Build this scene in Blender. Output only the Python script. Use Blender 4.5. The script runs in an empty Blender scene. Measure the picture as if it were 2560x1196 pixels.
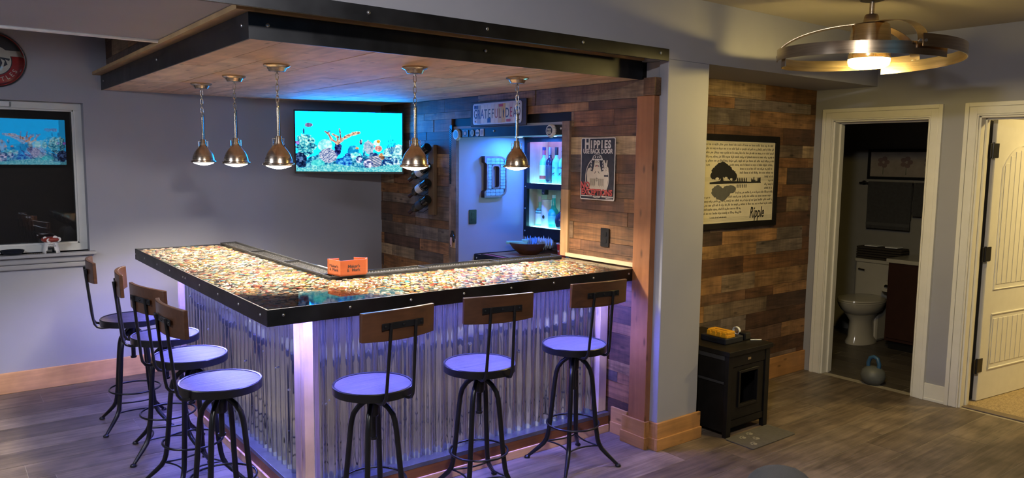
import bpy, bmesh, math, random
import numpy as np
from mathutils import Vector, Matrix
random.seed(7)
SC = bpy.context.scene
C = SC.collection

# ------------------------------------------------------------------ camera, world, exposure
cam_d = bpy.data.cameras.new('camera')
cam = bpy.data.objects.new('camera', cam_d); C.objects.link(cam)
yaw, pit, rol = 0.65622753, 0.10617887, 0.0117069
fwd = Vector((math.sin(yaw)*math.cos(pit), math.cos(yaw)*math.cos(pit), -math.sin(pit)))
r_ = fwd.cross(Vector((0, 0, 1))).normalized(); u_ = r_.cross(fwd)
rr = math.cos(rol)*r_ + math.sin(rol)*u_; uu = -math.sin(rol)*r_ + math.cos(rol)*u_
m = Matrix((rr, uu, -fwd)).transposed().to_4x4(); m.translation = (0, 0, 1.70)
cam.matrix_world = m
cam_d.sensor_width = 36.0; cam_d.lens = 1894.6/2560*36.0; cam_d.clip_start = 0.05
SC.camera = cam
w = bpy.data.worlds.new('night'); SC.world = w; w.use_nodes = True
w.node_tree.nodes['Background'].inputs[0].default_value = (0.004, 0.005, 0.008, 1)
SC.view_settings.view_transform = 'Standard'; SC.view_settings.look = 'None'
SC.view_settings.gamma = 1.0; SC.view_settings.use_curve_mapping = False
SC.view_settings.exposure = 0.0
# light levels (radiance) of the lamps built below
L_PEND, L_FAN, L_BAR, L_TV, L_TV2, L_NICHE, L_SHELF, L_ROOM2, L_ROOM = 55, 185, 1380, 22.0, 3.6, 1400, 14, 330, 370
W_PEND, L_LEFT = 125.0, 270

# ------------------------------------------------------------------ material helpers
def lin(h):
    h = h.lstrip('#'); o = []
    for i in (0, 2, 4):
        c = int(h[i:i+2], 16)/255
        o.append(c/12.92 if c <= .04045 else ((c+.055)/1.055)**2.4)
    return (*o, 1.0)
def newmat(name):
    m = bpy.data.materials.new(name); m.use_nodes = True
    nt = m.node_tree; nt.nodes.clear()
    out = nt.nodes.new('ShaderNodeOutputMaterial')
    return m, nt, out
def nd(nt, t, **kw):
    n = nt.nodes.new('ShaderNode'+t)
    for k, v in kw.items():
        if isinstance(k, str) and hasattr(n, k): setattr(n, k, v)
        else: n.inputs[k].default_value = v
    return n
def ramp(nt, stops, interp='LINEAR'):
    n = nt.nodes.new('ShaderNodeValToRGB'); n.color_ramp.interpolation = interp
    e = n.color_ramp.elements
    while len(e) < len(stops): e.new(0.5)
    for i, (p, c) in enumerate(stops):
        e[i].position = p; e[i].color = c if len(c) == 4 else (*c, 1)
    return n
def P(name, col, rough=.5, metal=0., var=.12, scale=14., bump=0., spec=.5, coat=0., trans=0., sub=0.):
    """plain painted / metal / plastic surface with a little procedural mottling"""
    m, nt, out = newmat(name); L = nt.links.new
    c = lin(col) if isinstance(col, str) else (*col, 1)
    b = nt.nodes.new('ShaderNodeBsdfPrincipled'); L(b.outputs[0], out.inputs[0])
    b.inputs['Roughness'].default_value = rough; b.inputs['Metallic'].default_value = metal
    b.inputs['Specular IOR Level'].default_value = spec
    b.inputs['Coat Weight'].default_value = coat; b.inputs['Transmission Weight'].default_value = trans
    b.inputs['Coat Roughness'].default_value = .06
    tc = nt.nodes.new('ShaderNodeTexCoord')
    n = nt.nodes.new('ShaderNodeTexNoise'); n.inputs['Scale'].default_value = scale; n.inputs['Detail'].default_value = 5
    L(tc.outputs['Object'], n.inputs['Vector'])
    a = tuple(max(0, x*(1-var)) for x in c[:3]); d = tuple(min(1, x*(1+var)) for x in c[:3])
    r = ramp(nt, [(.3, a), (.7, d)]); L(n.outputs[0], r.inputs[0]); L(r.outputs[0], b.inputs['Base Color'])
    if bump:
        n2 = nt.nodes.new('ShaderNodeTexNoise'); n2.inputs['Scale'].default_value = scale*12
        L(tc.outputs['Object'], n2.inputs['Vector'])
        bp = nt.nodes.new('ShaderNodeBump'); bp.inputs['Strength'].default_value = bump; bp.inputs['Distance'].default_value = .002
        L(n2.outputs[0], bp.inputs['Height']); L(bp.outputs[0], b.inputs['Normal'])
    return m
def WOOD(name, cols, axis='y', along=1.3, across=26., rough=.55, dark=.55, light=1.2, bump=.25, knots=.0, coat=0., saw=0., blotch=1.):
    """wood boards: every board takes its own tone, grain runs along `axis` in world space"""
    m, nt, out = newmat(name); L = nt.links.new
    b = nt.nodes.new('ShaderNodeBsdfPrincipled'); L(b.outputs[0], out.inputs[0])
    b.inputs['Roughness'].default_value = rough; b.inputs['Coat Weight'].default_value = coat
    b.inputs['Coat Roughness'].default_value = .15
    geo = nt.nodes.new('ShaderNodeNewGeometry'); oi = nt.nodes.new('ShaderNodeObjectInfo')
    mul = nd(nt, 'VectorMath', operation='SCALE'); mul.inputs[0].default_value = (13.7, 29.1, 17.3); L(oi.outputs['Random'], mul.inputs['Scale'])
    add = nd(nt, 'VectorMath', operation='ADD'); L(geo.outputs['Position'], add.inputs[0]); L(mul.outputs[0], add.inputs[1])
    mp = nt.nodes.new('ShaderNodeMapping'); L(add.outputs[0], mp.inputs[0])
    s = [across]*3; s['xyz'.index(axis)] = along; mp.inputs['Scale'].default_value = s
    n = nt.nodes.new('ShaderNodeTexNoise'); n.inputs['Scale'].default_value = 1; n.inputs['Detail'].default_value = 7
    n.inputs['Roughness'].default_value = .62; n.inputs['Distortion'].default_value = .9; L(mp.outputs[0], n.inputs['Vector'])
    n2 = nt.nodes.new('ShaderNodeTexNoise'); n2.inputs['Scale'].default_value = 5.5; n2.inputs['Detail'].default_value = 4; L(add.outputs[0], n2.inputs['Vector'])
    k = len(cols); st = [(i/max(1, k-1) if k > 1 else 0, lin(c)) for i, c in enumerate(cols)]
    base = ramp(nt, st); L(oi.outputs['Random'], base.inputs[0])
    g = ramp(nt, [(.28, (dark,)*3), (.5, (.92,)*3), (.75, (light,)*3)]); L(n.outputs[0], g.inputs[0])
    g2 = ramp(nt, [(.3, (1-.22*blotch,)*3), (.7, (1+.16*blotch,)*3)]); L(n2.outputs[0], g2.inputs[0])
    m1 = nd(nt, 'MixRGB', blend_type='MULTIPLY'); m1.inputs[0].default_value = 1; L(base.outputs[0], m1.inputs[1]); L(g.outputs[0], m1.inputs[2])
    m2 = nd(nt, 'MixRGB', blend_type='MULTIPLY'); m2.inputs[0].default_value = 1; L(m1.outputs[0], m2.inputs[1]); L(g2.outputs[0], m2.inputs[2])
    last = m2.outputs[0]
    if saw:
        ms = nt.nodes.new('ShaderNodeMapping'); ss_ = [5.]*3; ss_['xyz'.index(axis)] = 48; ms.inputs['Scale'].default_value = ss_; ms.inputs['Rotation'].default_value = (.25, .2, .15)
        L(add.outputs[0], ms.inputs[0]); ns = nt.nodes.new('ShaderNodeTexNoise'); ns.inputs['Scale'].default_value = 1; ns.inputs['Detail'].default_value = 3; L(ms.outputs[0], ns.inputs['Vector'])
        sr_ = ramp(nt, [(.38, (1-saw,)*3), (.55, (1, 1, 1)), (.72, (1+saw*.7,)*3)]); L(ns.outputs[0], sr_.inputs[0])
        m4 = nd(nt, 'MixRGB', blend_type='MULTIPLY'); m4.inputs[0].default_value = 1; L(last, m4.inputs[1]); L(sr_.outputs[0], m4.inputs[2]); last = m4.outputs[0]
    if knots:
        v = nt.nodes.new('ShaderNodeTexVoronoi'); v.inputs['Scale'].default_value = 1
        mk = nt.nodes.new('ShaderNodeMapping'); sk = [14.]*3; sk['xyz'.index(axis)] = 5; mk.inputs['Scale'].default_value = sk
        L(add.outputs[0], mk.inputs[0]); L(mk.outputs[0], v.inputs['Vector'])
        kr = ramp(nt, [(.06, (knots,)*3), (.17, (1, 1, 1))]); L(v.outputs['Distance'], kr.inputs[0])
        m3 = nd(nt, 'MixRGB', blend_type='MULTIPLY'); m3.inputs[0].default_value = 1; L(last, m3.inputs[1]); L(kr.outputs[0], m3.inputs[2]); last = m3.outputs[0]
    L(last, b.inputs['Base Color'])
    bp = nt.nodes.new('ShaderNodeBump'); bp.inputs['Strength'].default_value = bump; bp.inputs['Distance'].default_value = .004
    L(n.outputs[0], bp.inputs['Height']); L(bp.outputs[0], b.inputs['Normal'])
    return m
def EMIT(name, col, st):
    m, nt, out = newmat(name); e = nt.nodes.new('ShaderNodeEmission')
    e.inputs[0].default_value = (*col, 1); e.inputs[1].default_value = st
    nt.links.new(e.outputs[0], out.inputs[0]); return m
def CLEAR(name, ior=1.5, rough=.02, tint=(1, 1, 1)):
    """clear sheet: Fresnel mirror over see-through"""
    m, nt, out = newmat(name); L = nt.links.new
    f = nt.nodes.new('ShaderNodeFresnel'); f.inputs[0].default_value = ior
    t = nt.nodes.new('ShaderNodeBsdfTransparent'); t.inputs[0].default_value = (*tint, 1)
    g = nt.nodes.new('ShaderNodeBsdfGlossy'); g.inputs['Roughness'].default_value = rough
    x = nt.nodes.new('ShaderNodeMixShader'); L(f.outputs[0], x.inputs[0]); L(t.outputs[0], x.inputs[1]); L(g.outputs[0], x.inputs[2])
    L(x.outputs[0], out.inputs[0]); return m
def ATTR(name, rough=.4, metal=0., coat=0., emit=None):
    """colour comes from the mesh's own colour layer (prints, caps, screen pictures)"""
    m, nt, out = newmat(name); L = nt.links.new
    a = nt.nodes.new('ShaderNodeAttribute'); a.attribute_name = 'Col'
    if emit is not None:
        e = nt.nodes.new('ShaderNodeEmission'); e.inputs[1].default_value = emit
        L(a.outputs[0], e.inputs[0]); L(e.outputs[0], out.inputs[0]); return m
    b = nt.nodes.new('ShaderNodeBsdfPrincipled'); L(a.outputs[0], b.inputs['Base Color'])
    b.inputs['Roughness'].default_value = rough; b.inputs['Metallic'].default_value = metal; b.inputs['Coat Weight'].default_value = coat
    L(b.outputs[0], out.inputs[0]); return m
def METAL(name, col, rough, streak=None, amt=.12, bump=0., haze=0.):
    m, nt, out = newmat(name); L = nt.links.new
    b = nt.nodes.new('ShaderNodeBsdfPrincipled'); L(b.outputs[0], out.inputs[0]); b.inputs['Metallic'].default_value = 1
    c = lin(col); tc = nt.nodes.new('ShaderNodeTexCoord'); mp = nt.nodes.new('ShaderNodeMapping')
    mp.inputs['Scale'].default_value = streak or (30, 30, 30); L(tc.outputs['Object'], mp.inputs[0])
    n = nt.nodes.new('ShaderNodeTexNoise'); n.inputs['Scale'].default_value = 1; n.inputs['Detail'].default_value = 6; L(mp.outputs[0], n.inputs['Vector'])
    r = ramp(nt, [(.3, tuple(x*.8 for x in c[:3])), (.7, tuple(min(1, x*1.12) for x in c[:3]))]); L(n.outputs[0], r.inputs[0]); L(r.outputs[0], b.inputs['Base Color'])
    rr_ = nd(nt, 'MapRange'); rr_.inputs[3].default_value = max(.02, rough-amt); rr_.inputs[4].default_value = rough+amt
    L(n.outputs[0], rr_.inputs[0]); L(rr_.outputs[0], b.inputs['Roughness'])
    if haze:
        g = nt.nodes.new('ShaderNodeBsdfGlossy'); g.inputs['Roughness'].default_value = .6; L(r.outputs[0], g.inputs[0])
        x = nt.nodes.new('ShaderNodeMixShader'); x.inputs[0].default_value = haze; L(b.outputs[0], x.inputs[1]); L(g.outputs[0], x.inputs[2]); L(x.outputs[0], out.inputs[0])
    if bump:
        bp = nt.nodes.new('ShaderNodeBump'); bp.inputs['Strength'].default_value = bump; bp.inputs['Distance'].default_value = .001
        L(n.outputs[0], bp.inputs['Height']); L(bp.outputs[0], b.inputs['Normal'])
    return m

M = {}
M['paint'] = P('grey wall paint', (.31, .315, .362), .6, var=.03, scale=3, bump=.06)
M['ceil'] = P('ceiling paint', (.50, .46, .41), .8, var=.04, scale=3, bump=.1)
M['white'] = P('white trim paint', (.72, .71, .68), .35, var=.03)
M['steel'] = METAL('blackened steel', '#3c3d40', .42, (8, 8, 8))
M['bolt'] = METAL('zinc bolt', '#c9ccd0', .3)
M['iron'] = P('black powder coated iron', (.012, .012, .014), .32, .35, var=.2)
M['chrome'] = METAL('brushed nickel', '#c9baa6', .26, (3, 3, 160), .07)
M['galv'] = METAL('galvanised corrugated sheet', '#d8dadc', .075, (160, 160, 6), .03, .04, .09)
M['rubber'] = P('black rubber', (.018, .018, .02), .5, var=.2, scale=60, bump=.4)
M['black'] = P('black plastic', (.01, .01, .011), .3)
M['blackwood'] = P('black stained wood', (.007, .006, .006), .5, var=.3, spec=.22)
RECL = ['#3e2a20', '#8a5f3e', '#50382a', '#9a734c', '#63432f', '#7d6f63', '#40302a', '#8c6038', '#5a4a40', '#b59a76', '#503524', '#74502f', '#46322a', '#a07a50']
M['recl_y'] = WOOD('reclaimed boards', RECL, 'y', 3.0, 42, .6, .38, 1.4, .5, .35, saw=.16, blotch=2.2)
M['recl_x'] = WOOD('reclaimed boards across', RECL, 'x', 3.0, 42, .6, .42, 1.35, .4, .4, saw=.12, blotch=2.2)
M['recl_z'] = WOOD('reclaimed boards upright', ['#7d6555', '#8f7664'], 'z', 3, 40, .6, .45, 1.3, .4, .4, saw=.14, blotch=1.8)
CED = ['#e6c4a2', '#eed2b4', '#dcb590', '#f0d8bc', '#e6c6a4']
M['cedar_y'] = WOOD('cedar boards', CED, 'y', 1.1, 15, .68, .72, 1.1, .1, .5)
M['cedar_x'] = WOOD('cedar board along', ['#cf9c70', '#d6a67c'], 'x', 1.1, 22, .5, .75, 1.1, .1, .45)
M['cedar_z'] = WOOD('cedar post', ['#96603a', '#a06a42'], 'z', 1.1, 18, .5, .7, 1.12, .12, .45)
M['pine_y'] = WOOD('pale pine strip', ['#cdb58f', '#d8c29d'], 'y', 1.1, 22, .5, .8, 1.08, .1)
M['oakfloor'] = WOOD('grey oak floor boards', ['#6c6055', '#786b5e', '#62574c', '#807366', '#6e6053', '#5c5248'], 'x', 2.4, 34, .42, .45, 1.4, .15, blotch=1.8)
M['gap'] = P('pale floor joint', (.30, .27, .23), .7)
M['stoolwood'] = WOOD('stool seat wood', ['#423b36', '#4c443f'], 'x', 4, 80, .45, .22, 2.0, .7)
M['backwood'] = WOOD('stool back wood', ['#44291a', '#50321f'], 'x', 2.5, 30, .4, .6, 1.2, .12, coat=.2)

# ------------------------------------------------------------------ mesh helpers
def obj(name, me, parent=None, mat=None):
    o = bpy.data.objects.new(name, me); C.objects.link(o)
    if parent is not None: o.parent = parent
    if mat is not None:
        if isinstance(mat, str): mat = M[mat]
        me.materials.append(mat)
    return o
class MB:
    def __init__(s): s.v = []; s.f = []
    def add(s, vs, fs):
        b = len(s.v); s.v += [tuple(p) for p in vs]; s.f += [tuple(b+i for i in f) for f in fs]; return s
    def box(s, x0, y0, z0, x1, y1, z1):
        return s.add([(x0,y0,z0),(x1,y0,z0),(x1,y1,z0),(x0,y1,z0),(x0,y0,z1),(x1,y0,z1),(x1,y1,z1),(x0,y1,z1)],
                     [(3,2,1,0),(4,5,6,7),(0,1,5,4),(1,2,6,5),(2,3,7,6),(3,0,4,7)])
    def prism(s, pts, z0, z1):
        n = len(pts); v = [(x, y, z0) for x, y in pts]+[(x, y, z1) for x, y in pts]
        return s.add(v, [tuple(range(n-1, -1, -1)), tuple(range(n, 2*n))]+[(i, (i+1) % n, n+(i+1) % n, n+i) for i in range(n)])
    def tube(s, pts, r, n=8, closed=False):
        pts = [Vector(p) for p in pts]; k = len(pts); rs = r if isinstance(r, (list, tuple)) else [r]*k
        T = []
        for i in range(k):
            a = pts[(i-1) % k] if (closed or i) else pts[0]; b = pts[(i+1) % k] if (closed or i < k-1) else pts[-1]
            T.append((b-a).normalized())
        ref = Vector((0, 0, 1)) if abs(T[0].z) < .9 else Vector((1, 0, 0))
        N = (ref - T[0]*ref.dot(T[0])).normalized(); rings = []
        for i in range(k):
            N = (N - T[i]*N.dot(T[i])).normalized(); B = T[i].cross(N)
            rings.append([pts[i]+(N*math.cos(2*math.pi*j/n)+B*math.sin(2*math.pi*j/n))*rs[i] for j in range(n)])
        v = [p for q in rings for p in q]; f = []
        for i in range(k if closed else k-1):
            i2 = (i+1) % k
            for j in range(n): f.append((i*n+j, i*n+(j+1) % n, i2*n+(j+1) % n, i2*n+j))
        if not closed: f += [tuple(range(n-1, -1, -1)), tuple((k-1)*n+j for j in range(n))]
        return s.add(v, f)
    def lathe(s, prof, n=24, c=(0, 0, 0), axis='z', ax=1., ay=1., cap=True):
        v = []; f = []; k = len(prof)
        for r, z in prof:
            for j in range(n):
                a = 2*math.pi*j/n; p = (r*math.cos(a)*ax, r*math.sin(a)*ay, z)
                if axis == 'x': p = (p[2], p[0], p[1])
                if axis == 'y': p = (p[0], p[2], p[1])
                v.append((p[0]+c[0], p[1]+c[1], p[2]+c[2]))
        for i in range(k-1):
            for j in range(n): f.append((i*n+j, i*n+(j+1) % n, (i+1)*n+(j+1) % n, (i+1)*n+j))
        if cap: f += [tuple(range(n-1, -1, -1)), tuple((k-1)*n+j for j in range(n))]
        return s.add(v, f)
    def build(s, name, mat, parent=None, smooth=None, bev=0., seg=2):
        me = bpy.data.meshes.new(name); me.from_pydata(s.v, [], s.f)
        bm = bmesh.new(); bm.from_mesh(me); bmesh.ops.remove_doubles(bm, verts=bm.verts, dist=1e-6)
        bmesh.ops.recalc_face_normals(bm, faces=bm.faces); bm.to_mesh(me); bm.free()
        o = obj(name, me, parent, mat)
        if smooth: 
            me.shade_smooth(); me.set_sharp_from_angle(angle=math.radians(smooth))
        if bev:
            md = o.modifiers.new('bevel', 'BEVEL'); md.width = bev; md.segments = seg; md.limit_method = 'ANGLE'
        return o
def box(name, mat, a, b, parent=None, bev=0.):
    return MB().box(*a, *b).build(name, mat, parent, bev=bev)
UNIT = {}
def board(name, mat, a, b, parent=None):
    """board that shares one unit block per material"""
    if mat not in UNIT:
        me = bpy.data.meshes.new('board_block'); mb = MB().box(-.5, -.5, -.5, .5, .5, .5); me.from_pydata(mb.v, [], mb.f)
        me.materials.append(M[mat]); UNIT[mat] = me
    o = bpy.data.objects.new(name, UNIT[mat]); C.objects.link(o)
    o.location = [(p+q)/2 for p, q in zip(a, b)]; o.scale = [abs(q-p) for p, q in zip(a, b)]
    if parent: o.parent = parent
    return o
def tag(o, label, cat, group=None):
    o['label'] = label; o['category'] = cat
    if group: o['group'] = group
    return o
def thing(name, label, cat, loc=(0, 0, 0), rz=0., group=None):
    o = bpy.data.objects.new(name, None); C.objects.link(o); o.location = loc; o.rotation_euler = (0, 0, rz); o.empty_display_size = .05
    return tag(o, label, cat, group)
def on_wall(o, O, face):
    U = Vector((0, -1, 0)) if face == '-x' else (Vector((1, 0, 0)) if face == '-y' else Vector((-1, 0, 0)))
    V = Vector((0, 0, 1)); N = U.cross(V)
    mm = Matrix((U, V, N)).transposed().to_4x4(); mm.translation = O; o.matrix_basis = mm; return o
def struct(o):
    o['kind'] = 'structure'; return o
def copy_tree(o, parent=None):
    c = o.copy(); C.objects.link(c); c.parent = parent
    for ch in list(o.children): copy_tree(ch, c)
    return c
def text(s, h, mat, parent, x, y, z=.0006, align='CENTER', sx=1., bold=0., name='lettering', rot=0., shear=0., ext=.0004):
    cu = bpy.data.curves.new('t', 'FONT'); cu.body = s; cu.size = h/.72; cu.align_x = align; cu.align_y = 'CENTER'
    cu.offset = bold*h; cu.extrude = ext; cu.shear = shear; cu.resolution_u = 3
    t = bpy.data.objects.new('t', cu); me = bpy.data.meshes.new_from_object(t)
    bpy.data.objects.remove(t); bpy.data.curves.remove(cu); me.materials.clear()
    o = obj(name, me, parent, mat); o.location = (x, y, z); o.scale = (sx, 1, 1); o.rotation_euler = (0, 0, rot); return o
def flat(loops, mat, parent, z, name, ext=.0003, smooth=False):
    """flat filled shape (first loop outer, others holes) lying at height z of its parent's plane"""
    cu = bpy.data.curves.new('s', 'CURVE'); cu.dimensions = '2D'; cu.fill_mode = 'BOTH'; cu.extrude = ext
    for lp in loops:
        sp = cu.splines.new('POLY'); sp.points.add(len(lp)-1); sp.use_cyclic_u = True
        for q, (x, y) in zip(sp.points, lp): q.co = (x, y, 0, 1)
    t = bpy.data.objects.new('s', cu); me = bpy.data.meshes.new_from_object(t)
    bpy.data.objects.remove(t); bpy.data.curves.remove(cu); me.materials.clear()
    o = obj(name, me, parent, mat); o.location = (0, 0, z); return o
def ell(cx, cy, rx, ry, n=28, a0=0., a1=2*math.pi):
    full = abs(a1-a0-2*math.pi) < 1e-6
    return [(cx+rx*math.cos(a0+(a1-a0)*i/(n if full else n-1)), cy+ry*math.sin(a0+(a1-a0)*i/(n if full else n-1))) for i in range(n)]
def rrect(x0, y0, x1, y1, r, n=5):
    o = []
    for cx, cy, a in ((x1-r, y1-r, 0), (x0+r, y1-r, .5), (x0+r, y0+r, 1), (x1-r, y0+r, 1.5)):
        for i in range(n): t = math.pi*(a+.5*i/(n-1)); o.append((cx+r*math.cos(t), cy+r*math.sin(t)))
    return o
def colour_layer(me, cols):
    a = me.color_attributes.new('Col', 'FLOAT_COLOR', 'POINT'); a.data.foreach_set('color', np.asarray(cols, dtype=np.float32).ravel())

# ================================================================== THE SETTING
ZC = 2.615
def grp(name, boxes, mat, bev=0.):
    mb = MB()
    for b in boxes: mb.box(*b)
    return struct(mb.build(name, mat, None, bev=bev))
floor = grp('floor', [(-2.6, -2.3, -.12, 9.2, 6.5, -.0012)], 'gap')
fl_ext = MB().box(-2.6, -2.3, -.004, 5.63, 1.061, 0).box(-2.6, 1.061, -.004, -.9, 6.31, 0).build('floor_field', M['oakfloor'], floor)
rw = .232; y = 2.917-8*rw; k = 0
while y < 6.30:
    x = -.9 - random.random()*1.2; y1 = min(y+rw, 6.31)
    if abs(y-2.685) < .01: x = 3.335-1.5*3
    if abs(y-2.453) < .01: x = 3.626-1.5*3
    while x < 5.63:
        x1 = x+1.5
        a, b = max(x, -.9), min(x1, 5.63)
        if b-a > .05: board('floor_plank', 'oakfloor', (a+.0015, y+.0015, -.006), (b-.0015, y1-.0015, 0), floor)
        x = x1
    y += rw
grp('ceiling', [(-2.6, -2.3, ZC, 9.2, 6.5, ZC+.1)], 'ceil')
# back wall with the window opening
WX0, WX1, WZ0, WZ1 = -.85, .92, .985, 2.062
grp('wall_back', [(-2.6, 6.31, 0, WX0, 6.47, ZC), (WX1, 6.31, 0, 4.3, 6.47, ZC), (WX0, 6.31, 0, WX1, 6.47, WZ0), (WX0, 6.31, WZ1, WX1, 6.47, ZC)], 'paint')
grp('wall_left', [(-2.7, -2.3, 0, -2.6, 6.47, ZC)], 'paint')
M['recl_dark'] = WOOD('dark board wall', ['#2a1f18', '#34271d'], 'x', 2, 20, .6)
grp('wall_front', [(-2.6, -2.35, 0, 5.63, -2.25, ZC)], 'recl_dark')
grp('wall_header', [(-2.6, 2.885, 2.29, 3.31, 4.32, ZC), (3.31, 2.885, 2.262, 5.63, 3.385, ZC)], 'paint')
grp('wall_column', [(3.31, 2.885, 0, 3.668, 2.952, 2.262), (3.346, 2.952, 0, 3.668, 3.385, 2.262)], 'paint', .004)
# header corner bead at the back of the beam, steel angle along its front
struct(MB().tube([(-2.6, 4.325, 2.286), (1.0, 4.325, 2.286)], .011, 8).build('trim_1', P('white metal bead', (.75, .74, .72), .3, .3), None, 40))
ang = grp('trim_2', [(-1.2, 2.866, 2.247, 3.289, 2.885, 2.311)], 'steel')
def bolt(parent, p, d, r=.009, t=.006):
    """round head bolt at p with its head towards d"""
    mb = MB()
    pr = [(r, 0), (r, t*.45), (r*.7, t*.9), (r*.25, t)]
    ax = 'xyz'[[abs(c) > .5 for c in d].index(True)]; sg = sum(d)
    mb.lathe([(q, z*sg) for q, z in pr], 10, p, ax)
    return mb.build('bolt', 'bolt', parent, 40)
for x in (.86, 1.457, 2.051, 2.641, 3.22): bolt(ang, (x, 2.866, 2.283), (0, -1, 0), .008)

# reclaimed board wall beside the bar
wr = grp('wall_right', [(3.345, 5.125, 0, 3.47, 6.31, 2.6), (3.345, 3.08, 0, 3.47, 3.70, 2.6), (3.345, 3.70, 1.945, 3.47, 5.125, 2.6)], 'blackwood')
def planks_y(parent, xf, xb, y0, y1, z0, z1, holes, mat='recl_y', lmin=.28, lmax=1.0, hs=(.066, .085, .098, .112)):
    z = z0
    while z < z1-.01:
        h = min(random.choice(hs), z1-z)
        if z1-(z+h) < .04: h = z1-z
        yy = y0 - random.random()*.5
        while yy < y1:
            ye = yy+random.uniform(lmin, lmax)
            segs = [(max(yy, y0), min(ye, y1))]
            for (a, b, c, d) in holes:
                if z < d and z+h > c:
                    ns = []
                    for (p, q) in segs:
                        if q <= a or p >= b: ns.append((p, q)); continue
                        if p < a: ns.append((p, a))
                        if q > b: ns.append((b, q))
                    segs = ns
            pr = random.uniform(0, .005)
            for (p, q) in segs:
                if q-p > .02: board('plank', mat, (xf-pr, p+.0008, z+.0008), (xb, q-.0008, z+h-.0008), parent)
            yy = ye
        z += h
planks_y(wr, 3.327, 3.345, 3.08, 6.31, .0, 2.061, [(3.70, 5.125, -1, 1.945)])
planks_y(wr, 3.327, 3.345, 3.90, 6.31, 2.061, 2.164, [], hs=(.103,))
board('plank', 'recl_y', (3.318, 3.02, 2.062), (3.345, 3.9, 2.163), wr)
# alcove board wall
wa = grp('wall_alcove', [(3.668, 3.385, 0, 5.63, 3.50, 2.262)], 'blackwood')
z = 0.; 
while z < 2.25:
    h = min(random.choice((.078, .095, .118, .128)), 2.262-z)
    if 2.262-(z+h) < .04: h = 2.262-z
    x = 3.668-random.random()*.6
    while x < 5.63:
        x1 = x+random.uniform(.3, 1.0); pr = random.uniform(0, .004)
        a, b = max(x, 3.668), min(x1, 5.63)
        if b-a > .02: board('plank', 'recl_x', (a+.0008, 3.371-pr, z+.0008), (b-.0008, 3.385, z+h-.0008), wa)
        x = x1
    z += h
# post at the end of the bar, its cap and its base, pale strip behind the bar top
post = grp('trim_3', [(3.268, 2.945, .16, 3.345, 3.078, 2.064)], 'cedar_z', .003)
board('post_cap', 'recl_y', (3.258, 2.935, 2.064), (3.345, 3.02, 2.163), post)
struct(board('trim_4', 'pine_y', (3.304, 3.08, 1.063), (3.327, 3.715, 1.086)))
M['base_x'] = WOOD('honey baseboard', ['#b07d48', '#bb8953'], 'x', 1.2, 24, .45, .7, 1.15, .08, .5)
M['base_y'] = WOOD('honey baseboard side', ['#b07d48', '#bb8953'], 'y', 1.2, 24, .45, .7, 1.15, .08, .5)
def base(n, upper, lower, mat):
    mb = MB()
    for b in upper+lower: mb.box(*b)
    return struct(mb.build('baseboard_'+n, mat, None, bev=.003))
base('column', [(3.297, 2.869, .06, 3.69, 2.886, .165)], [(3.29, 2.861, 0, 3.696, 2.886, .072)], 'base_x')
base('column_side', [(3.297, 2.886, .06, 3.3095, 2.944, .165)], [(3.29, 2.886, 0, 3.3095, 2.944, .072)], 'base_y')
base('post', [(3.254, 2.931, .06, 3.2675, 3.118, .165), (3.2675, 2.931, .06, 3.297, 2.9445, .165)], [(3.248, 2.925, 0, 3.2675, 3.124, .072), (3.2675, 2.925, 0, 3.29, 2.9445, .072)], 'base_y')
base('right', [(3.306, 3.124, .06, 3.3205, 3.262, .165)], [(3.30, 3.124, 0, 3.3205, 3.262, .072)], 'base_y')
base('alcove', [(3.70, 3.349, 0, 5.628, 3.366, .165)], [], 'base_x')
base('back', [(-2.6, 6.292, 0, 3.31, 6.309, .15)], [], 'cedar_x')
# dropped soffit over the bar
sof = grp('ceiling_soffit', [(1.052, 3.094, 2.182, 3.345, 6.31, 2.288), (1.10, 4.33, 2.288, 3.345, 6.31, ZC)], 'blackwood')
x = 1.052; 
while x < 3.32:
    x1 = min(x+.142, 3.326)
    yy = 3.094-random.random()*1.2
    while yy < 6.31:
        ye = yy+random.uniform(.9, 1.9); a, b = max(yy, 3.094), min(ye, 6.31)
        if b-a > .02: board('soffit_plank', 'cedar_y', (x+.0007, a+.0007, 2.165+random.random()*.0015), (x1-.0007, b-.0007, 2.182), sof)
        yy = ye
    x = x1
fs = MB().box(1.043, 3.086, 2.162, 3.318, 3.0935, 2.267).build('steel_fascia', 'steel', sof)
fs2 = MB().box(1.043, 3.0935, 2.162, 1.0515, 6.309, 2.267).build('steel_fascia', 'steel', sof)
for x in (1.12, 2.2): bolt(sof, (x, 3.086, 2.222), (0, -1, 0), .008)
for y in (3.16, 4.6, 6.2): bolt(sof, (1.043, y, 2.222), (-1, 0, 0), .008)
M['cap_y'] = WOOD('cap strip', ['#a98a5c', '#b39365'], 'y', 1.1, 22, .5, .75, 1.1, .1)
M['cap_x'] = WOOD('cap strip across', ['#a98a5c', '#b39365'], 'x', 1.1, 22, .5, .75, 1.1, .1)
board('cap_strip', 'cap_y', (.988, 3.06, 2.268), (1.06, 6.309, 2.289), sof)
board('cap_strip', 'cap_x', (1.06, 3.06, 2.268), (3.30, 3.10, 2.2885), sof)
zz = 2.289
for h in (.10, .11, .116):
    yy = 4.33-random.random()*.4
    while yy < 6.31:
        ye = yy+random.uniform(.4, .9); a, b = max(yy, 4.335), min(ye, 6.309)
        if b-a > .02: board('plank', 'recl_y', (1.083, a+.001, zz+.001), (1.10, b-.001, zz+h-.001), sof)
        yy = ye
    zz += h
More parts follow.
